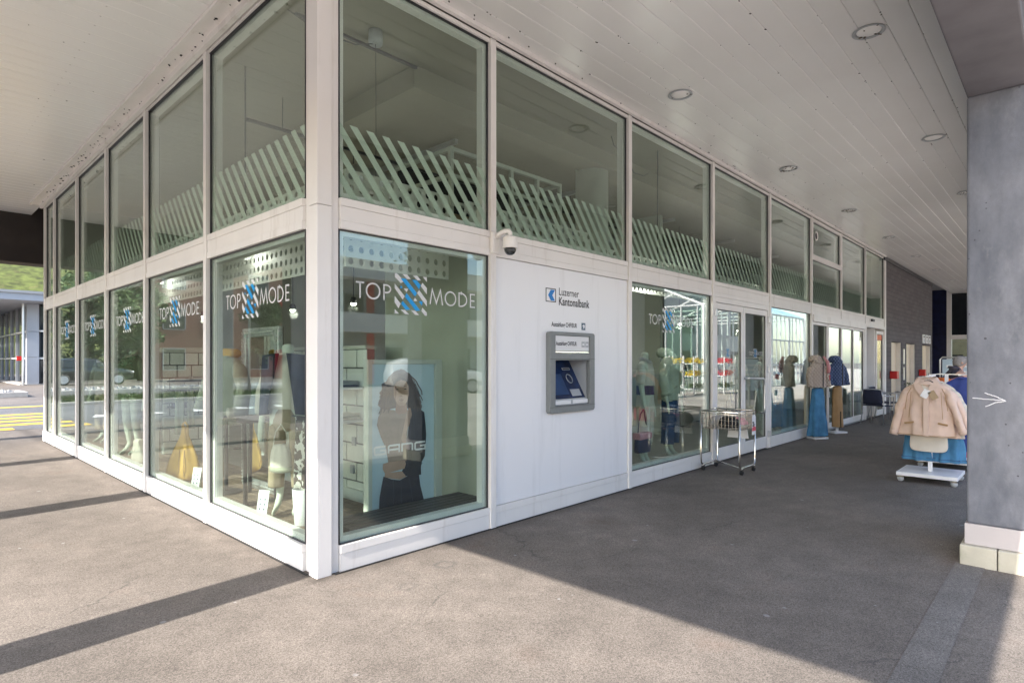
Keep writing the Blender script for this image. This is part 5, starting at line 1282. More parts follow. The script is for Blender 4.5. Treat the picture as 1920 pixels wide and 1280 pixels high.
# ------------------------------------------------------------------ garment stands by the sliding doors
def stand(x,y,rz,lb,jmat,lmat,kind,hood):
    t = thing('garment_stand',lb,'garment stand',(x,y,0),rz,'dressed stands by the sliding doors')
    MB().box(-.16,.16,-.11,.11,0,.035).build('base','white_paint',t,local=True,bevel=.006)
    MB().box(-.02,.02,-.02,.02,.035,1.55).build('post','white_paint',t,local=True,bevel=.003)
    MB().tube([(0,0,1.55),(0,0,1.62),(.03,0,1.66),(.05,0,1.63)],.006,6).build('hook','chrome',t,local=True)
    j = thing('display_jacket',{'b':'beige diamond-quilted hooded jacket on the nearer garment stand','n':'navy diamond-quilted hooded jacket on the farther garment stand'}[hood],'jacket',(x,y,0),rz)
    top_garment(j,jmat,1.46,.98,.175,.18,.10,.11,.03,6,sleeves=[[(.21,-.01,1.2),(.21,-.05,1.0)]]*2,sr=(.07,.055),collar=jmat,cuff=jmat,seed=ord(hood)%7)
    MB().loft([ring_xy(1.44,.12,.10,0,.06),ring_xy(1.53,.135,.12,0,.07),ring_xy(1.59,.10,.09,0,.06),ring_xy(1.61,.05,.05,0,.05)]).jitter(.012,9).build('hood',jmat,j,smooth=True,local=True,sub=1)
    MB().box(-.006,.006,-.15,-.135,.99,1.45).build('zip','dark_metal',j,local=True)
    if kind == 'wide':
        l = thing('wide_jeans','light blue wide-leg jeans hanging below the beige quilted jacket','jeans',(x,y,0),rz); skirt(l,lmat,.99,.045,.12,.075,.20,.12,.20,6,'legs',3,wr=.008)
    else:
        l = thing('tan_trousers','tan straight trousers hanging below the navy quilted jacket','trousers',(x,y,0),rz); skirt(l,lmat,.99,.12,.10,.07,.125,.09,.10,5,'legs',5,wr=.006); MB().box(-.006,.006,-.10,-.05,.12,.45).build('slit','fabric_black',l,local=True)
    return t
stand(10.30,-.22,face(-.6,-1),'white garment stand beside the narrow window, nearer one','quilt_beige','denim','wide','b')
stand(11.55,-.24,face(-.6,-1),'white garment stand in front of the sliding doors, farther one','quilt_navy','fabric_tan','str','n')
o = MB().obox((10.28,-.44,1.18),(.10,.004,.10),(0,.2,.4)).build('price_tag','fabric_coral'); tag(o,'bright coral price tag on the beige quilted jacket','price tag')
o = MB().obox((10.24,-.45,.86),(.08,.004,.11),(0,.1,.4)).build('price_tag','paper'); tag(o,'white price tag hanging on the light blue jeans','price tag')
ps = thing('pink_scarf','pink scarf hung over the beige quilted jacket','scarf',(10.36,-.30,1.3))
MB().tube([(10.30,-.33,1.58),(10.36,-.38,1.48),(10.38,-.40,1.36),(10.39,-.39,1.26)],[.03,.045,.05,.04],10,flat=.4).build('scarf','fabric_pink',ps,smooth=True)

# ------------------------------------------------------------------ rolling racks with clothes
def castor(t,x,y,r=.035):
    MB().lathe([(.0005,-.012),(r,-.011),(r,.011),(.0005,.012)],(x,y,r),14,'x').build('castor','atm_light',t,local=True,smooth=True)
    MB().box(x-.018,x+.018,y-.03,y+.03,r*1.5,r*2.1).build('castor_fork','chrome',t,local=True)
rk = thing('rolling_rack','white wheeled rack base with pole holding the beige jacket','clothes rack',(6.92,-2.49,0))
MB().box(-.30,.36,-.31,.31,.078,.122).build('base','white_paint',rk,local=True,bevel=.004)
for x in (-.25,.31):
    for y in (-.27,.27): castor(rk,x,y)
MB().box(-.022,.022,-.022,.022,.122,1.318).build('pole','white_paint',rk,local=True,bevel=.004)
MB().box(-.25,.35,-.012,.012,1.30,1.318).build('arm','white_alu',rk,local=True,bevel=.004)
RZ = -PI/2
jk = thing('beige_jacket','beige cropped jacket with two tags at the front of the rolling rack','jacket',(6.74,-2.485,0),RZ)
top_garment(jk,'fabric_beige',1.215,.575,.228,.275,.08,.10,.085,7,sleeves=[[(.285,-.02,.90),(.345,-.04,.58)],[(.285,-.03,.88),(.365,-.05,.63)]],sr=(.075,.055),cuff='fabric_beige',collar='fabric_beige',neck=.085,seed=2,wr=.017)
MB().loft([[Vector((.075*math.cos(a),.0+.055*math.sin(a)-.02,z)) for a in [2*PI*k/20 for k in range(20)]] for z in (1.250,1.2555)]).build('neck_lining','fabric_cream',jk,local=True)
MB().grid([[Vector((-.072,-.052,1.262)),Vector((0,-.035,1.275)),Vector((.072,-.052,1.262))],[Vector((-.05,-.074,1.19)),Vector((0,-.068,1.19)),Vector((.05,-.074,1.19))],[Vector((-.012,-.104,1.10)),Vector((0,-.104,1.098)),Vector((.012,-.104,1.10))]]).build('neck_opening','fabric_cream',jk,local=True,smooth=True,auto=False)
for s_ in (-1,1): MB().grid([[Vector((s_*.070,-.050,1.285)),Vector((s_*.105,-.055,1.262)),Vector((s_*.13,-.075,1.225))],[Vector((s_*.052,-.082,1.215)),Vector((s_*.085,-.094,1.18)),Vector((s_*.11,-.10,1.15))],[Vector((s_*.012,-.113,1.125)),Vector((s_*.035,-.118,1.10)),Vector((s_*.055,-.118,1.09))]]).build('collar_flap','fabric_beige',jk,local=True,smooth=True,auto=False)
MB().box(-.028,.028,-.118,-.092,.59,1.09).jitter(.003,9).build('placket','fabric_beige',jk,local=True,bevel=.006)
for s in (-1,1):
    MB().tube([(s*.155,-.07,1.165),(s*.19,-.085,1.09),(s*.205,-.09,.98),(s*.215,-.085,.90)],.0035,5).build('armhole_seam','fabric_tan',jk,local=True)
    MB().obox((s*.17,-.108,.74),(.10,.012,.022),(0,s*.2,0)).build('pocket','fabric_tan',jk,local=True,bevel=.004)
    MB().tube([(s*.15,-.098,1.12),(s*.16,-.108,.95),(s*.17,-.112,.80)],.003,5).build('seam','fabric_tan',jk,local=True)
MB().tube([(-.30,-.10,.60),(-.1,-.112,.592),(.1,-.112,.592),(.30,-.10,.60)],.003,5).build('seam','fabric_tan',jk,local=True)
hg = thing('clothes_hanger','black hanger showing in the collar of the beige jacket','hanger',(6.74,-2.50,1.2),RZ)
MB().tube([(-.055,-.070,.036),(-.03,-.068,.052),(0,-.066,.06),(.03,-.068,.052),(.055,-.070,.036)],.010,8,flat=.6).build('bar','fabric_black',hg,local=True,smooth=True)
MB().tube([(0,-.01,.07),(0,-.01,.12),(0,.02,.15),(0,.04,.13)],.004,6).build('hook','chrome',hg,local=True)
for k,(u,v,m_,a) in enumerate(((-.015,1.10,'paper',.5),(.06,1.085,'kraft',-.5))):
    o = MB().obox((6.74-.125,-2.50-u,v),(.004,.075,.105),(a,0,0)).build('price_tag',m_,bevel=.004); tag(o,['white cardboard tag on the beige jacket','brown cardboard tag on the beige jacket'][k],'price tag')
for k in range(2):
    t = thing('beige_jacket',['second beige jacket hanging directly behind the front one','striped lining jacket hanging third behind the front beige jacket'][k],'jacket',(6.86+.10*k,-2.51-.02*k,0),RZ)
    top_garment(t,['fabric_beige','padded_cream'][k],1.205,.55-.01*k,.225,.29,.05,.07,.05,5,sleeves=[[(.29,0,.9),(.33,0,.62)],[(.30,-.02,.9),(.37,-.03,.62)]],sr=(.06,.05),seed=4+k,wr=.008)
tn = thing('cream_tunic','cream tunic hem hanging below the beige jacket','tunic',(6.80,-2.49,0),RZ)
MB().loft([[p for p in ring_xy(z,w,.03,0,0,.05,4,1,40,3)] for z,w in ((.75,.17),(.6,.18),(.48,.19),(.42,.188),(.385,.165),(.375,.12))]).jitter(.006,8).build('body','fabric_cream',tn,smooth=True,local=True,sub=1)
for k,(x,y,w1,lb) in enumerate(((6.95,-2.36,.16,'blue flared denim skirt under the beige jacket, left half'),(7.02,-2.66,.17,'blue flared denim skirt under the beige jacket, right half'))):
    t = thing('denim_skirt',lb,'skirt',(x,y,0),RZ); skirt(t,'denim',.80,.245-.01*k,.11,.05,w1,.10,.22,7,'skirt',k*2,wr=.010)
    MB().loft([ring_xy(z,w1*1.012,.102,fold=.22,nf=7,ph=k*2) for z in (.285-.01*k,.29-.01*k)]).build('hem_stitch','denim_dark',t,smooth=True,local=True)
rk2 = thing('rolling_rack','white wheeled rack behind the first one, loaded with blue jackets','clothes rack',(8.35,-2.48,0))
MB().box(-.32,.40,-.33,.31,.078,.122).build('base','white_paint',rk2,local=True,bevel=.004)
for x in (-.26,.34):
    for y in (-.29,.27): castor(rk2,x,y)
MB().box(-.02,.02,-.02,.02,.122,1.31).build('pole','white_paint',rk2,local=True)
for y in (-.2,.12): 
    MB().box(-.5,.5,y-.012,y+.012,1.30,1.312).build('arm','alu',rk2,local=True)
MB().box(-.012,.012,-.188,.108,1.301,1.311).build('arm','alu',rk2,local=True)
gl = [(7.72,-2.74,'fabric_blue','royal blue long jacket nearest on the second rack',1.33,.30,.22,1),(7.9,-2.42,'denim','light denim jacket on the second rack',1.25,.62,.24,1),(8.05,-2.60,'fabric_tan','tan cardigan on the second rack',1.24,.6,.24,1),(8.2,-2.30,'fabric_navy','navy jacket at the left of the second rack',1.27,.6,.24,1),(8.35,-2.68,'padded_cream','cream padded gilet on the second rack',1.25,.55,.23,0),(8.55,-2.40,'fabric_orange','orange knit top on the second rack',1.30,.7,.22,1),(8.72,-2.62,'fabric_pink','pink sweater on the second rack',1.31,.7,.23,1),(8.85,-2.30,'denim_dark','dark denim jacket at the back of the second rack',1.28,.6,.24,1),(9.0,-2.72,'fabric_coral','coral long skirt suit hanging lowest on the second rack',1.25,.22,.22,0)]
for k,(x,y,m_,lb,zs,zh,sw,sl) in enumerate(gl):
    zs -= .09
    t = thing('hanging_garment',lb,'garment',(x,y,0),RZ,'garments on the second rack')
    top_garment(t,m_,zs,zh,sw,sw*1.15,.05,.07,.06,5,sleeves=[[(sw+.06,0,zs-.3),(sw+.08,0,zs-.58)]]*2 if sl else None,sr=(.065,.05),seed=k,wr=.008)
ct = thing('coral_trousers','bright coral trouser hem under the royal blue jacket','trousers',(7.85,-2.70,0),RZ)
skirt(ct,'fabric_coral',.6,.21,.1,.04,.13,.05,.04,5,'legs',1)

# ------------------------------------------------------------------ cafe furniture, board, person
def chair(x,y,rz,lb):
    t = thing('cafe_chair',lb,'chair',(x,y,0),rz,'cafe chairs')
    # front = local -y, seat of dark weave, aluminium frame
    for s in (-1,1):
        MB().tube([(s*.27,-.25,0),(s*.25,-.22,.40),(s*.255,-.22,.62),(s*.26,-.19,.655),(s*.26,.0,.66),(s*.25,.18,.67)],.013,8).build('front_leg','alu',t,local=True,smooth=True)
        MB().tube([(s*.25,.29,0),(s*.235,.20,.42),(s*.23,.235,.62),(s*.21,.27,.80)],.013,8).build('rear_leg','alu',t,local=True,smooth=True)
    MB().tube([(-.21,.27,.80),(-.17,.285,.825),(0,.305,.83),(.17,.285,.825),(.21,.27,.80)],.013,8).build('top_rail','alu',t,local=True,smooth=True)
    MB().obox((0,-.01,.43),(.47,.46,.025),(.04,0,0)).build('seat','fabric_navy',t,local=True,bevel=.01)
    MB().loft([[Vector((a*.215,.235+.05*(z-.5)-.0+.035*(1-a*a),z)) for a in (-1,-.6,-.2,.2,.6,1)]+[Vector((a*.215,.25+.05*(z-.5)+.035*(1-a*a),z)) for a in (1,.6,.2,-.2,-.6,-1)] for z in (.46,.55,.65,.75,.81)]).build('backrest','fabric_navy',t,local=True,smooth=True)
chair(14.25,-.42,face(1,-.25),'nearest black woven cafe chair turned away by the entrance')
chair(15.7,-.25,face(-.1,-1),'second black woven cafe chair close to the glass behind the table')
tb2 = thing('cafe_table','round pedestal cafe table with grey top by the entrance','table',(15.15,-.95,0))
MB().lathe([(.0005,.715),(.34,.715),(.35,.725),(.35,.74),(.0005,.745)],(0,0,0),32).build('table_top','alu',tb2,local=True,smooth=True,bevel=.003)
MB().lathe([(.035,.03),(.03,.1),(.03,.716)],(0,0,0),14).build('column','alu',tb2,local=True,smooth=True)
for k in range(4): MB().obox((.16*math.cos(k*PI/2+.6),.16*math.sin(k*PI/2+.6),.025),(.34,.07,.03),(0,0,k*PI/2+.6)).build('foot','white_paint',tb2,local=True,bevel=.01)
fl = thing('table_flower','small potted plant with pale flowers on the cafe table','plant',(15.1,-.9,.745))
MB().lathe([(.0005,0),(.04,0),(.055,.09),(.0005,.09)],(0,0,0),14).build('pot','paper',fl,local=True,smooth=True)
lf = MB(); q = random.Random(4)
for k in range(70):
    a = q.random()*2*PI; r = q.random()*.09; c = Vector((r*math.cos(a),r*math.sin(a),.1+q.random()*.12)); d = Vector((q.uniform(-1,1),q.uniform(-1,1),q.uniform(-.2,1))).normalized()*.03; e_ = d.cross(Vector((.3,.2,1))).normalized()*.012
    lf.face([c-d,c+e_,c+d,c-e_])
lf.build('leaves','leaf_mid',fl,local=True,auto=False)
bs = thing('notice_board','white framed notice board on a stand behind the clothes racks','board',(13,-2.05,0))
MB().tube([(13,-1.80,0),(13,-1.80,1.52),(13,-1.84,1.57),(13,-2.38,1.57),(13,-2.42,1.52),(13,-2.42,0)],.016,8).build('stand_frame','alu',bs,smooth=True)
MB().box(12.985,13.015,-2.38,-1.84,.75,1.53).build('board','print_bg',bs)
for k in range(3): MB().box(12.975,12.984,-2.30,-1.95+.02*k,1.12+.12*k,1.17+.12*k).build('board_print','paper',bs)
# elderly person in a dark puffer jacket, seen from behind above the racks
pe = thing('person','grey-haired person in dark puffer jacket with shoulder strap looking away','person',(9.6,-2.43,0),face(.5,-1))
pts = [(0,0,.86,(.15,.12)),(0,.0,1.02,(.17,.14)),(0,-.01,1.18,(.18,.14)),(0,-.03,1.30,(.14,.11)),(0,-.05,1.36,(.055,.055)),(0,-.07,1.42,(.055,.06))]
ed = [(0,1),(1,2),(2,3),(3,4),(4,5)]
b = len(pts); pts += [(0,-.085,1.455,(.07,.085)),(0,-.09,1.505,(.072,.09)),(0,-.085,1.545,(.045,.055))]; ed += [(5,b),(b,b+1),(b+1,b+2)]
for s in (-1,1):
    b = len(pts); pts += [(s*.17,-.03,1.27,.066),(s*.23,-.02,1.03,.056),(s*.19,-.17,.90,.042),(s*.16,-.25,.88,(.028,.035)),(s*.15,-.32,.87,(.014,.03))]; ed += [(3,b),(b,b+1),(b+1,b+2),(b+2,b+3),(b+3,b+4)]
    b = len(pts); pts += [(s*.09,0,.76,.10),(s*.09,-.01,.44,.065),(s*.09,.02,.10,.045),(s*.09,.0,.045,.045),(s*.10,-.13,.03,(.045,.025))]; ed += [(0,b),(b,b+1),(b+1,b+2),(b+2,b+3),(b+3,b+4)]
skin('body',pts,ed,'skin',pe)
top_garment(pe,'puffer_rib',1.33,.78,.215,.22,.15,.165,.01,6,sleeves=[[(.26,-.01,1.04),(.21,-.20,.91)]]*2,sr=(.085,.06),collar='puffer',cuff='puffer',seed=3,neck=.08)
trousers(pe,'fabric_navy',.88,.05,.16,.1,.075)
MB().loft([ring_xy(z,rx,ry,0,oy) for z,rx,ry,oy in ((1.40,.068,.05,-.035),(1.45,.088,.09,-.065),(1.51,.092,.105,-.078),(1.555,.075,.085,-.078),(1.578,.03,.035,-.075))]).jitter(.005,30).build('hair','hair_grey',pe,smooth=True,local=True,sub=1)
MB().tube([(-.17,.10,1.32),(-.05,.175,1.15),(.1,.18,.98),(.2,.1,.86)],.013,6,flat=.5).build('bag_strap','fabric_black',pe,local=True,smooth=True)
for s in (-1,1): MB().lathe([(.0005,-.012),(.018,0),(.0005,.012)],(s*.088,-.07,1.465),10,'x').build('ear','skin',pe,local=True,smooth=True)
MB().loft([ring_xy(1.455,.014,.012,0,-.175),ring_xy(1.485,.009,.01,0,-.168)]).build('nose','skin',pe,local=True,smooth=True)
for s in (-1,1): MB().lathe([(.0005,-.007),(.009,0),(.0005,.007)],(s*.03,-.168,1.492),8).build('eye','print_black',pe,local=True,smooth=True)
MB().obox((0,-.168,1.428),(.04,.01,.008)).build('mouth','print_skin_dark',pe,local=True)
ls = thing('litter_leaf','small dark dry leaf on the shaded asphalt','leaf',(0,0,0))
MB().face([(1.55,-1.98,.006),(1.60,-2.0,.012),(1.64,-1.995,.006),(1.60,-1.985,.004)]).build('blade','bark',ls,auto=False)
# ------------------------------------------------------------------ surroundings seen to the left and in the panes
pav = thing('glass_pavilion','low grey glazed pavilion with flat overhanging roof across the street','building',(15,55,0))
MB().box(1.0,34,40.8,78,5.05,5.45).build('roof','clad_grey',pav)
MB().box(.9,34.1,40.7,78.1,5.451,5.6).build('roof_edge','render_grey',pav)
MB().box(9,20,50,70,5.6,6.6).build('roof_box','clad_grey',pav)
for z0,z1 in ((.05,1.7),(1.72,3.3),(3.32,5.04)): MB().box(3.95,4.55,43,43.5,z0,z1).build('column_panel','clad_grey',pav,bevel=.01)
MB().cyl((3.75,42.8,0),(3.75,42.8,5.0),.07,10).build('downpipe','alu',pav)
MB().box(3.6,30,42.9,78,-.02,.06).build('floor_slab','kerb',pav)
for k in range(12):
    y = 43.6+2.6*k
    for z0,z1 in ((.1,1.6),(1.75,3.3),(3.42,5.0)): MB().box(4.2,4.24,y+.05,y+2.5,z0,z1).build('window_pane','win_dark',pav)
    MB().box(4.1,4.25,y-.05,y+.05,.06,5.05).build('mullion','clad_grey',pav)
for z in (1.65,3.36): MB().box(4.12,4.26,43.6,75,z-.05,z+.05).build('transom','white_alu',pav)
for k in range(9):
    x = 4.6+2.6*k
    for z0,z1 in ((.1,1.6),(1.75,3.3),(3.42,5.0)): MB().box(x+.05,x+2.5,43.2,43.24,z0,z1).build('window_pane','win_dark',pav)
    MB().box(x+2.5,x+2.6,43.1,43.25,.06,5.05).build('mullion','clad_grey',pav)
for z in (1.65,3.36): MB().box(4.56,28,43.12,43.26,z-.05,z+.05).build('transom','white_alu',pav)
MB().box(4.3,28,43.4,75,.07,5.0).build('core','render_grey',pav)
MB().box(3.85,4.08,46.0,46.3,1.5,1.8).build('red_box','red_plastic',pav)

def car(name,label,loc,rz,mat,kind='suv'):
    t = thing(name,label,'car' if kind!='van' else 'van',loc,rz)
    if kind == 'van':
        st = [(-2.4,.45,1.5,2.05,.95,.85),(-2.35,.35,1.5,2.2,.98,.9),(.9,.32,1.5,2.25,.98,.92),(1.4,.32,1.25,2.0,.98,.85),(1.75,.32,1.15,1.3,.97,.8),(2.3,.35,.95,1.0,.92,.75),(2.45,.45,.8,.82,.85,.7)]
    else:
        st = [(-2.3,.55,.95,1.05,.82,.62),(-2.2,.42,1.02,1.42,.90,.66),(-1.7,.33,1.05,1.60,.93,.70),(-.6,.30,1.06,1.68,.94,.72),(.3,.30,1.05,1.64,.94,.71),(1.0,.30,1.03,1.12,.93,.74),(1.7,.32,.98,1.02,.92,.76),(2.15,.38,.86,.9,.88,.7),(2.32,.48,.72,.74,.78,.6)]
    rings = []
    for x,zb,zl,zr,w,wr in st:
        rings.append([Vector((x,a,z)) for a,z in ((-w*.9,zb),(-w,zb+.2),(-w,zl-.12),(-w*.97,zl),(-wr,zr-.06),(-wr*.8,zr),(wr*.8,zr),(wr,zr-.06),(w*.97,zl),(w,zl-.12),(w,zb+.2),(w*.9,zb))])
    MB().loft(rings).build('body',mat,t,smooth=True,local=True,bevel=.02)
    if kind == 'van': segs = [(.95,1.35),(-.3,.85)]
    else: segs = [(-1.6,-.65),(-.55,.25),(.33,.75)]
    for s in (-1,1):
        for a,b in segs:
            z0 = 1.09 if kind!='van' else 1.42; z1 = (1.52 if a<.3 else 1.40) if kind!='van' else 1.9
            yl, yu = (.945,.765) if kind!='van' else (.985,.93)
            MB().prism([(a,s*yl,z0),(b,s*(yl),z0),(b-(.0 if a<.3 else .25),s*yu,z1),(a+(.12 if a<-1 else 0),s*yu,z1)],(0,s*.012,0)).build('side_window','win_dark',t,local=True)
        for x in (-1.4,1.42):
            o = MB().lathe([(.0005,-.11),(.30,-.11),(.34,-.07),(.34,.07),(.30,.11),(.0005,.11)],(x,s*.86,.34),24,'y').build('wheel','black_rubber',t,local=True,smooth=True)
            MB().lathe([(.05,-.02),(.24,-.02),(.245,.0),(.24,.02),(.05,.02)],(x,s*.975,.34),20,'y').build('rim','alu',o,local=True)
            for k in range(5): MB().obox((x+.13*math.cos(k*2*PI/5),s*.99,.34+.13*math.sin(k*2*PI/5)),(.22,.02,.05),(0,-k*2*PI/5,0)).build('spoke','alu',o,local=True)
        MB().obox((2.18,s*.68,.78),(.2,.26,.12),(0,0,-s*.4)).build('headlight','paper',t,local=True,bevel=.02)
        MB().obox((-2.24,s*.7,.92),(.08,.2,.16)).build('tail_light','red_plastic',t,local=True,bevel=.02)
        MB().obox((.55,s*1.0,1.10),(.14,.16,.12)).build('wing_mirror',mat,t,local=True,bevel=.02)
    if kind=='van':
        MB().prism([(1.36,-.8,2.0),(1.36,.8,2.0),(1.74,.78,1.32),(1.74,-.78,1.32)],(.02,0,.01)).build('windscreen','win_dark',t,local=True)
    else:
        MB().prism([(.34,-.66,1.62),(.34,.66,1.62),(.99,.70,1.14),(.99,-.70,1.14)],(.02,0,.015)).build('windscreen','win_dark',t,local=True)
    return t
car('parked_car','black estate car parked beyond the stone bed across the street',(-6.6,41.0,0),PI,'car_black')
car('parked_car','white car parked beside the glazed pavilion',(7.0,40.6,0),0.05,'car_white')
car('delivery_van','red delivery van standing on the far side of the road',(-17.0,31.5,0),PI,'car_red','van')
car('parked_car','white car parked in the plaza opposite the bank panel',(15.5,-17.5,0),.4,'car_white')

def building(name,label,x0,x1,y0,y1,h,wall,face_dir,nx,nz,roof,band=None,accent=None):
    t = thing(name,label,'building',((x0+x1)/2,(y0+y1)/2,0))
    MB().box(x0,x1,y0,y1,0,h).build('wall',wall,t)
    MB().box(x0-.4,x1+.4,y0-.4,y1+.4,h,h+.5).build('roof',roof,t)
    yf = y0 if face_dir < 0 else y1; sg = -1 if face_dir < 0 else 1
    dx = (x1-x0)/nx; dz = (h-.6)/nz
    for i in range(nx):
        for j in range(nz):
            a = x0+dx*(i+.25); b = x0+dx*(i+.75); c = .7+dz*j; d = c+dz*.55
            f = MB()
            for q in ((a,a+.08,c,d),(b-.08,b,c,d),(a,b,c,c+.08),(a,b,d-.08,d)): f.box(q[0],q[1],min(yf,yf+sg*.06),max(yf,yf+sg*.06),q[2],q[3])
            o = f.build('window','render_grey',t)
            MB().box(a+.08,b-.08,min(yf+sg*.01,yf+sg*.03),max(yf+sg*.01,yf+sg*.03),c+.08,d-.08).build('window_glass','win_dark',o)
    if band:
        for j in range(1,nz+1):
            z = .2+dz*j; MB().box(x0,x1,min(yf+sg*.01,yf+sg*1.3),max(yf+sg*.01,yf+sg*1.3),z-.15,z+.05).build('balcony_slab',band,t)
            MB().box(x0,x1,min(yf+sg*1.2,yf+sg*1.26),max(yf+sg*1.2,yf+sg*1.26),z+.06,z+.95).build('balcony_rail',band,t)
    if accent:
        for i in range(0,nx,2): MB().box(x0+dx*(i+.8),x0+dx*(i+.98),min(yf+sg*.01,yf+sg*.05),max(yf+sg*.01,yf+sg*.05),.1,h-.1).build('colour_panel',accent,t)
    return t
building('apartment_block','orange brick-red apartment block with small dark windows across the street',-44,-12.5,50,62,14,'brick_orange',-1,9,4,'roof_brown')
building('office_block','pale low office building beyond the street corner',-62,-47,36,50,9,'render_white',-1,4,3,'render_grey')
building('terrace_building','low brown-roofed building with white balconies and red panels across the plaza',4,30,-38,-27,6.8,'render_grey',1,9,2,'roof_brown','render_white','car_red')
building('tall_white_building','tall white plaza building with few windows beyond the greenhouse',38,62,-32,-20,13,'render_white',1,5,4,'render_grey')
building('side_block','white residential block with balconies on the plaza side',-30,0,-48,-36,8,'render_white',1,8,2,'roof_brown','render_white')
# greenhouse of the garden centre
gh = thing('greenhouse','white steel and glass garden centre greenhouse on the plaza','greenhouse',(36,-14,0))
for x in [25+3*k for k in range(6)]:
    for y in (-9,-17): MB().box(x-.06,x+.06,y-.06,y+.06,0,4.2).build('post','white_paint',gh)
    MB().tube([(x,-9,4.2),(x,-13,5.9),(x,-17,4.2)],.06,6).build('roof_truss','white_paint',gh)
    MB().tube([(x,-9,4.2),(x,-17,4.2)],.04,6).build('roof_tie','white_paint',gh)
for y,z in ((-9,4.2),(-11,5.05),(-13,5.9),(-15,5.05),(-17,4.2),(-9,1.2),(-9,2.7)): MB().box(25,40,y-.04,y+.04,z,z+.08).build('purlin','white_paint',gh)
for k in range(22): MB().box(25+.7*k,25.04+.7*k,-9.03,-8.97,.1,4.2).build('glazing_bar','white_paint',gh)
MB().box(25,40,-16.99,-16.98,.1,4.2).build('glass','edge_glass',gh)
MB().prism([(25,-9,4.3),(40,-9,4.3),(40,-13,6.0),(25,-13,6.0)],(0,0,.01)).build('roof_glass','edge_glass',gh)
MB().box(24.9,24.96,-17,-9,.1,4.1).build('end_glass','edge_glass',gh)
for k in range(10): MB().box(24.85,24.99,-16.9+.85*k,-16.86+.85*k,.1,4.2).build('glazing_bar','white_paint',gh)
def trolley(x,y,lb,fm):
    t = thing('plant_trolley',lb,'plant trolley',(x,y,0),0,'plant trolleys on the plaza')
    for sx in (-.6,.6):
        for sy in (-.25,.25): MB().box(sx-.02,sx+.02,sy-.02,sy+.02,0,1.7).build('post','white_paint',t,local=True)
    q = random.Random(int(x*7))
    for z in (.25,.8,1.35):
        MB().box(-.62,.62,-.27,.27,z,z+.03).build('shelf','white_paint',t,local=True)
        f = MB()
        for k in range(160):
            c = Vector((q.uniform(-.58,.58),q.uniform(-.24,.24),z+.05+q.random()*.22)); s = .03+.03*q.random()
            d1 = Vector((q.uniform(-1,1),q.uniform(-1,1),q.uniform(-1,1))).normalized()*s; d2 = d1.cross(Vector((q.random(),q.random(),1))).normalized()*s
            f.face([c-d1,c-d2,c+d1,c+d2])
        f.build('plants',fm if z > .5 else 'leaf_mid',t,local=True,auto=False)
trolley(22.5,-8.2,'plant trolley with yellow flowers in front of the greenhouse','flower_yellow'); trolley(24.2,-7.6,'plant trolley with red flowers in front of the greenhouse','flower_red'); trolley(19.8,-7.9,'plant trolley with mixed yellow flowers farther from the greenhouse','flower_yellow')
# A-frame menu board facing the sliding doors
am = thing('menu_board','pale blue menu board with food pictures standing opposite the sliding doors','sign',(15.5,-2.6,0))
MB().obox((15.5,-2.55,.62),(.7,.03,1.2),(.12,0,0)).build('board','print_bg',am,bevel=.006)
for k,(x,z,m_) in enumerate(((15.4,.9,'fabric_tan'),(15.45,.7,'kraft'),(15.35,.42,'fabric_orange'))): MB().obox((x,-2.525-.12*(z-.62)*-1,z),(.26,.01,.10),(.12,0,0)).build('picture',m_,am)
MB().obox((15.5,-2.72,.6),(.68,.03,1.2),(-.12,0,0)).build('rear_leg','alu',am)
# yield sign at the street edge
ys = thing('yield_sign','red and white triangular yield sign on a grey post by the street','traffic sign',(-5.25,10.9,0),face(.47,-.95))
MB().cyl((0,.03,0),(0,.03,3.1),.03,10).build('post','alu',ys,local=True)
MB().prism([(-.48,0,3.08),(.48,0,3.08),(0,0,2.25)],(0,.012,0)).build('border','red_plastic',ys,local=True)
MB().prism([(-.31,-.004,2.98),(.31,-.004,2.98),(0,-.004,2.44)],(0,.003,0)).build('field','print_white',ys,local=True)
lp = thing('street_lamp','slim grey street lamp post beyond the crossing','lamp post',(-9.5,24.0,0))
MB().tube([(0,0,0),(0,0,5.6),(.1,-.2,5.95),(.25,-.9,6.05)],[.07,.05,.045,.04],8).build('pole','alu',lp,local=True,smooth=True)
MB().box(.15,.35,-1.4,-.85,5.98,6.1).build('lamp_head','clad_grey',lp,local=True,bevel=.02)
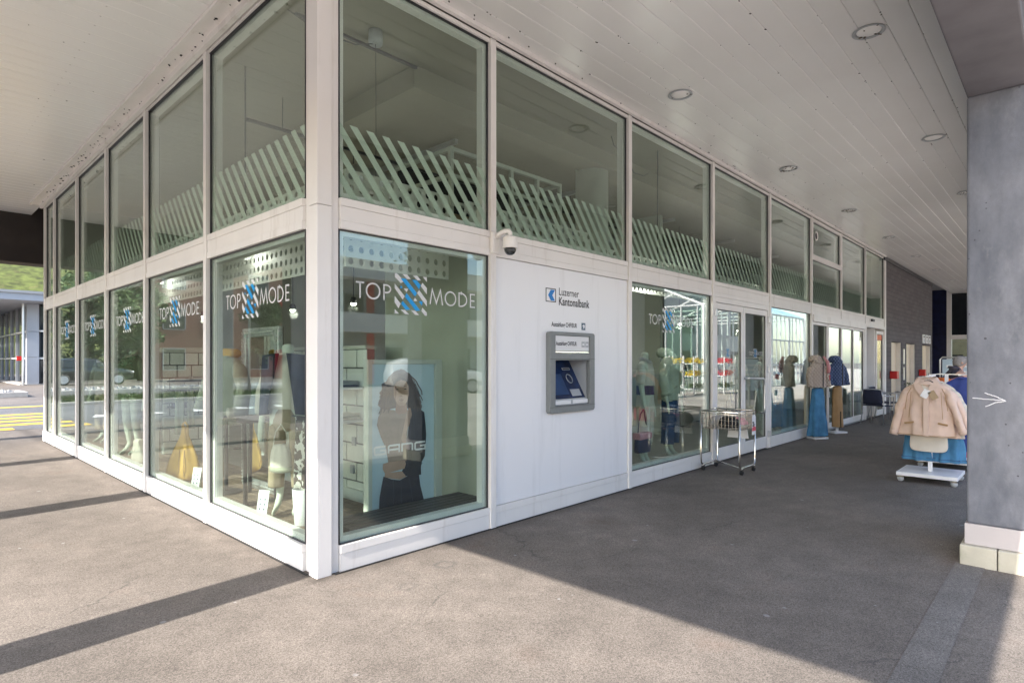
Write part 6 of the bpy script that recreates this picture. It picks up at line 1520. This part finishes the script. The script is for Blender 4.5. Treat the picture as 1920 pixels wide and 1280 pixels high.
# trees
def tree(x,y,h,r,seed,label,lm,n=3800,conifer=False,z=0):
    q = random.Random(seed); t = thing('conifer_tree' if conifer else 'leafy_tree',label,'tree',(x,y,z),0,'trees beyond the street')
    tr = MB(); tr.tube([(0,0,0),(q.uniform(-.1,.1),q.uniform(-.1,.1),h*.35),(q.uniform(-.2,.2),q.uniform(-.2,.2),h*.75)],[.03*h,.022*h,.008*h],9)
    cl = []
    for k in range(26):
        u = q.random(); a = q.random()*2*PI
        if conifer: zz = h*(.12+.86*u); rr = r*(1-u)**.9*(.5+.5*q.random())
        else: zz = h*(.35+.62*u); rr = r*math.sqrt(max(.05,1-(2*u-1)**2))*(.35+.6*q.random())
        c = Vector((rr*math.cos(a),rr*math.sin(a),zz)); cl.append((c,(.22+.25*q.random())*r*(1-.5*u if conifer else 1)))
        tr.tube([(0,0,zz*.7),tuple(c*.6+Vector((0,0,zz*.35))),tuple(c)],[.010*h,.006*h,.002*h],5)
    tr.build('trunk','bark',t,local=True,smooth=True)
    lv = MB()
    for k in range(n):
        c,rad = cl[q.randrange(len(cl))]; d = Vector((q.gauss(0,1),q.gauss(0,1),q.gauss(0,.75)))
        d = d.normalized()*rad*q.random()**.4; s = .10+.13*q.random(); p = c+d
        a = Vector((q.uniform(-1,1),q.uniform(-1,1),q.uniform(-.7,.7))).normalized()*s; b = a.cross(Vector((q.uniform(-1,1),q.uniform(-1,1),1))).normalized()*s*.55
        lv.face([p-a,p-b,p+a,p+b])
    lv.build('crown',lm,t,local=True,auto=False)
for k,(x,y,h,r,c) in enumerate(((-4.5,58,11,3.4,1),(-8.2,50,8,3.0,0),(-2.0,64,12,3.2,1),(-11.0,47,7,2.6,0),(-6.0,66,14,3.8,1),(-20,44,6.5,2.6,0),(-9.8,56,10,3.2,1))):
    tree(x,y,h,r,k,['tall dark conifer behind the black estate car','round leafy tree beside the black estate car','dark conifer nearest the pavilion','low leafy tree in front of the orange apartment block corner','tallest dark conifer at the foot of the hill','small leafy tree before the orange apartment block','conifer between the leafy trees and the apartment block'][k],'leaf_dark' if c else 'leaf_mid',3800,bool(c))
for k,(x,y,h,r) in enumerate(((8,-46,12,4.5),(16,-47,13,5),(24,-45,12,4.5),(0,-30,7,2.8),(33,-42,12,4.2))):
    tree(x,y,h,r,40+k,['leafy tree rising behind the left end of the terrace building','broad leafy tree rising behind the middle of the terrace building','leafy tree rising behind the right end of the terrace building','small leafy tree standing on the plaza','leafy tree between terrace building and tall white building'][k],'leaf_mid',3200)
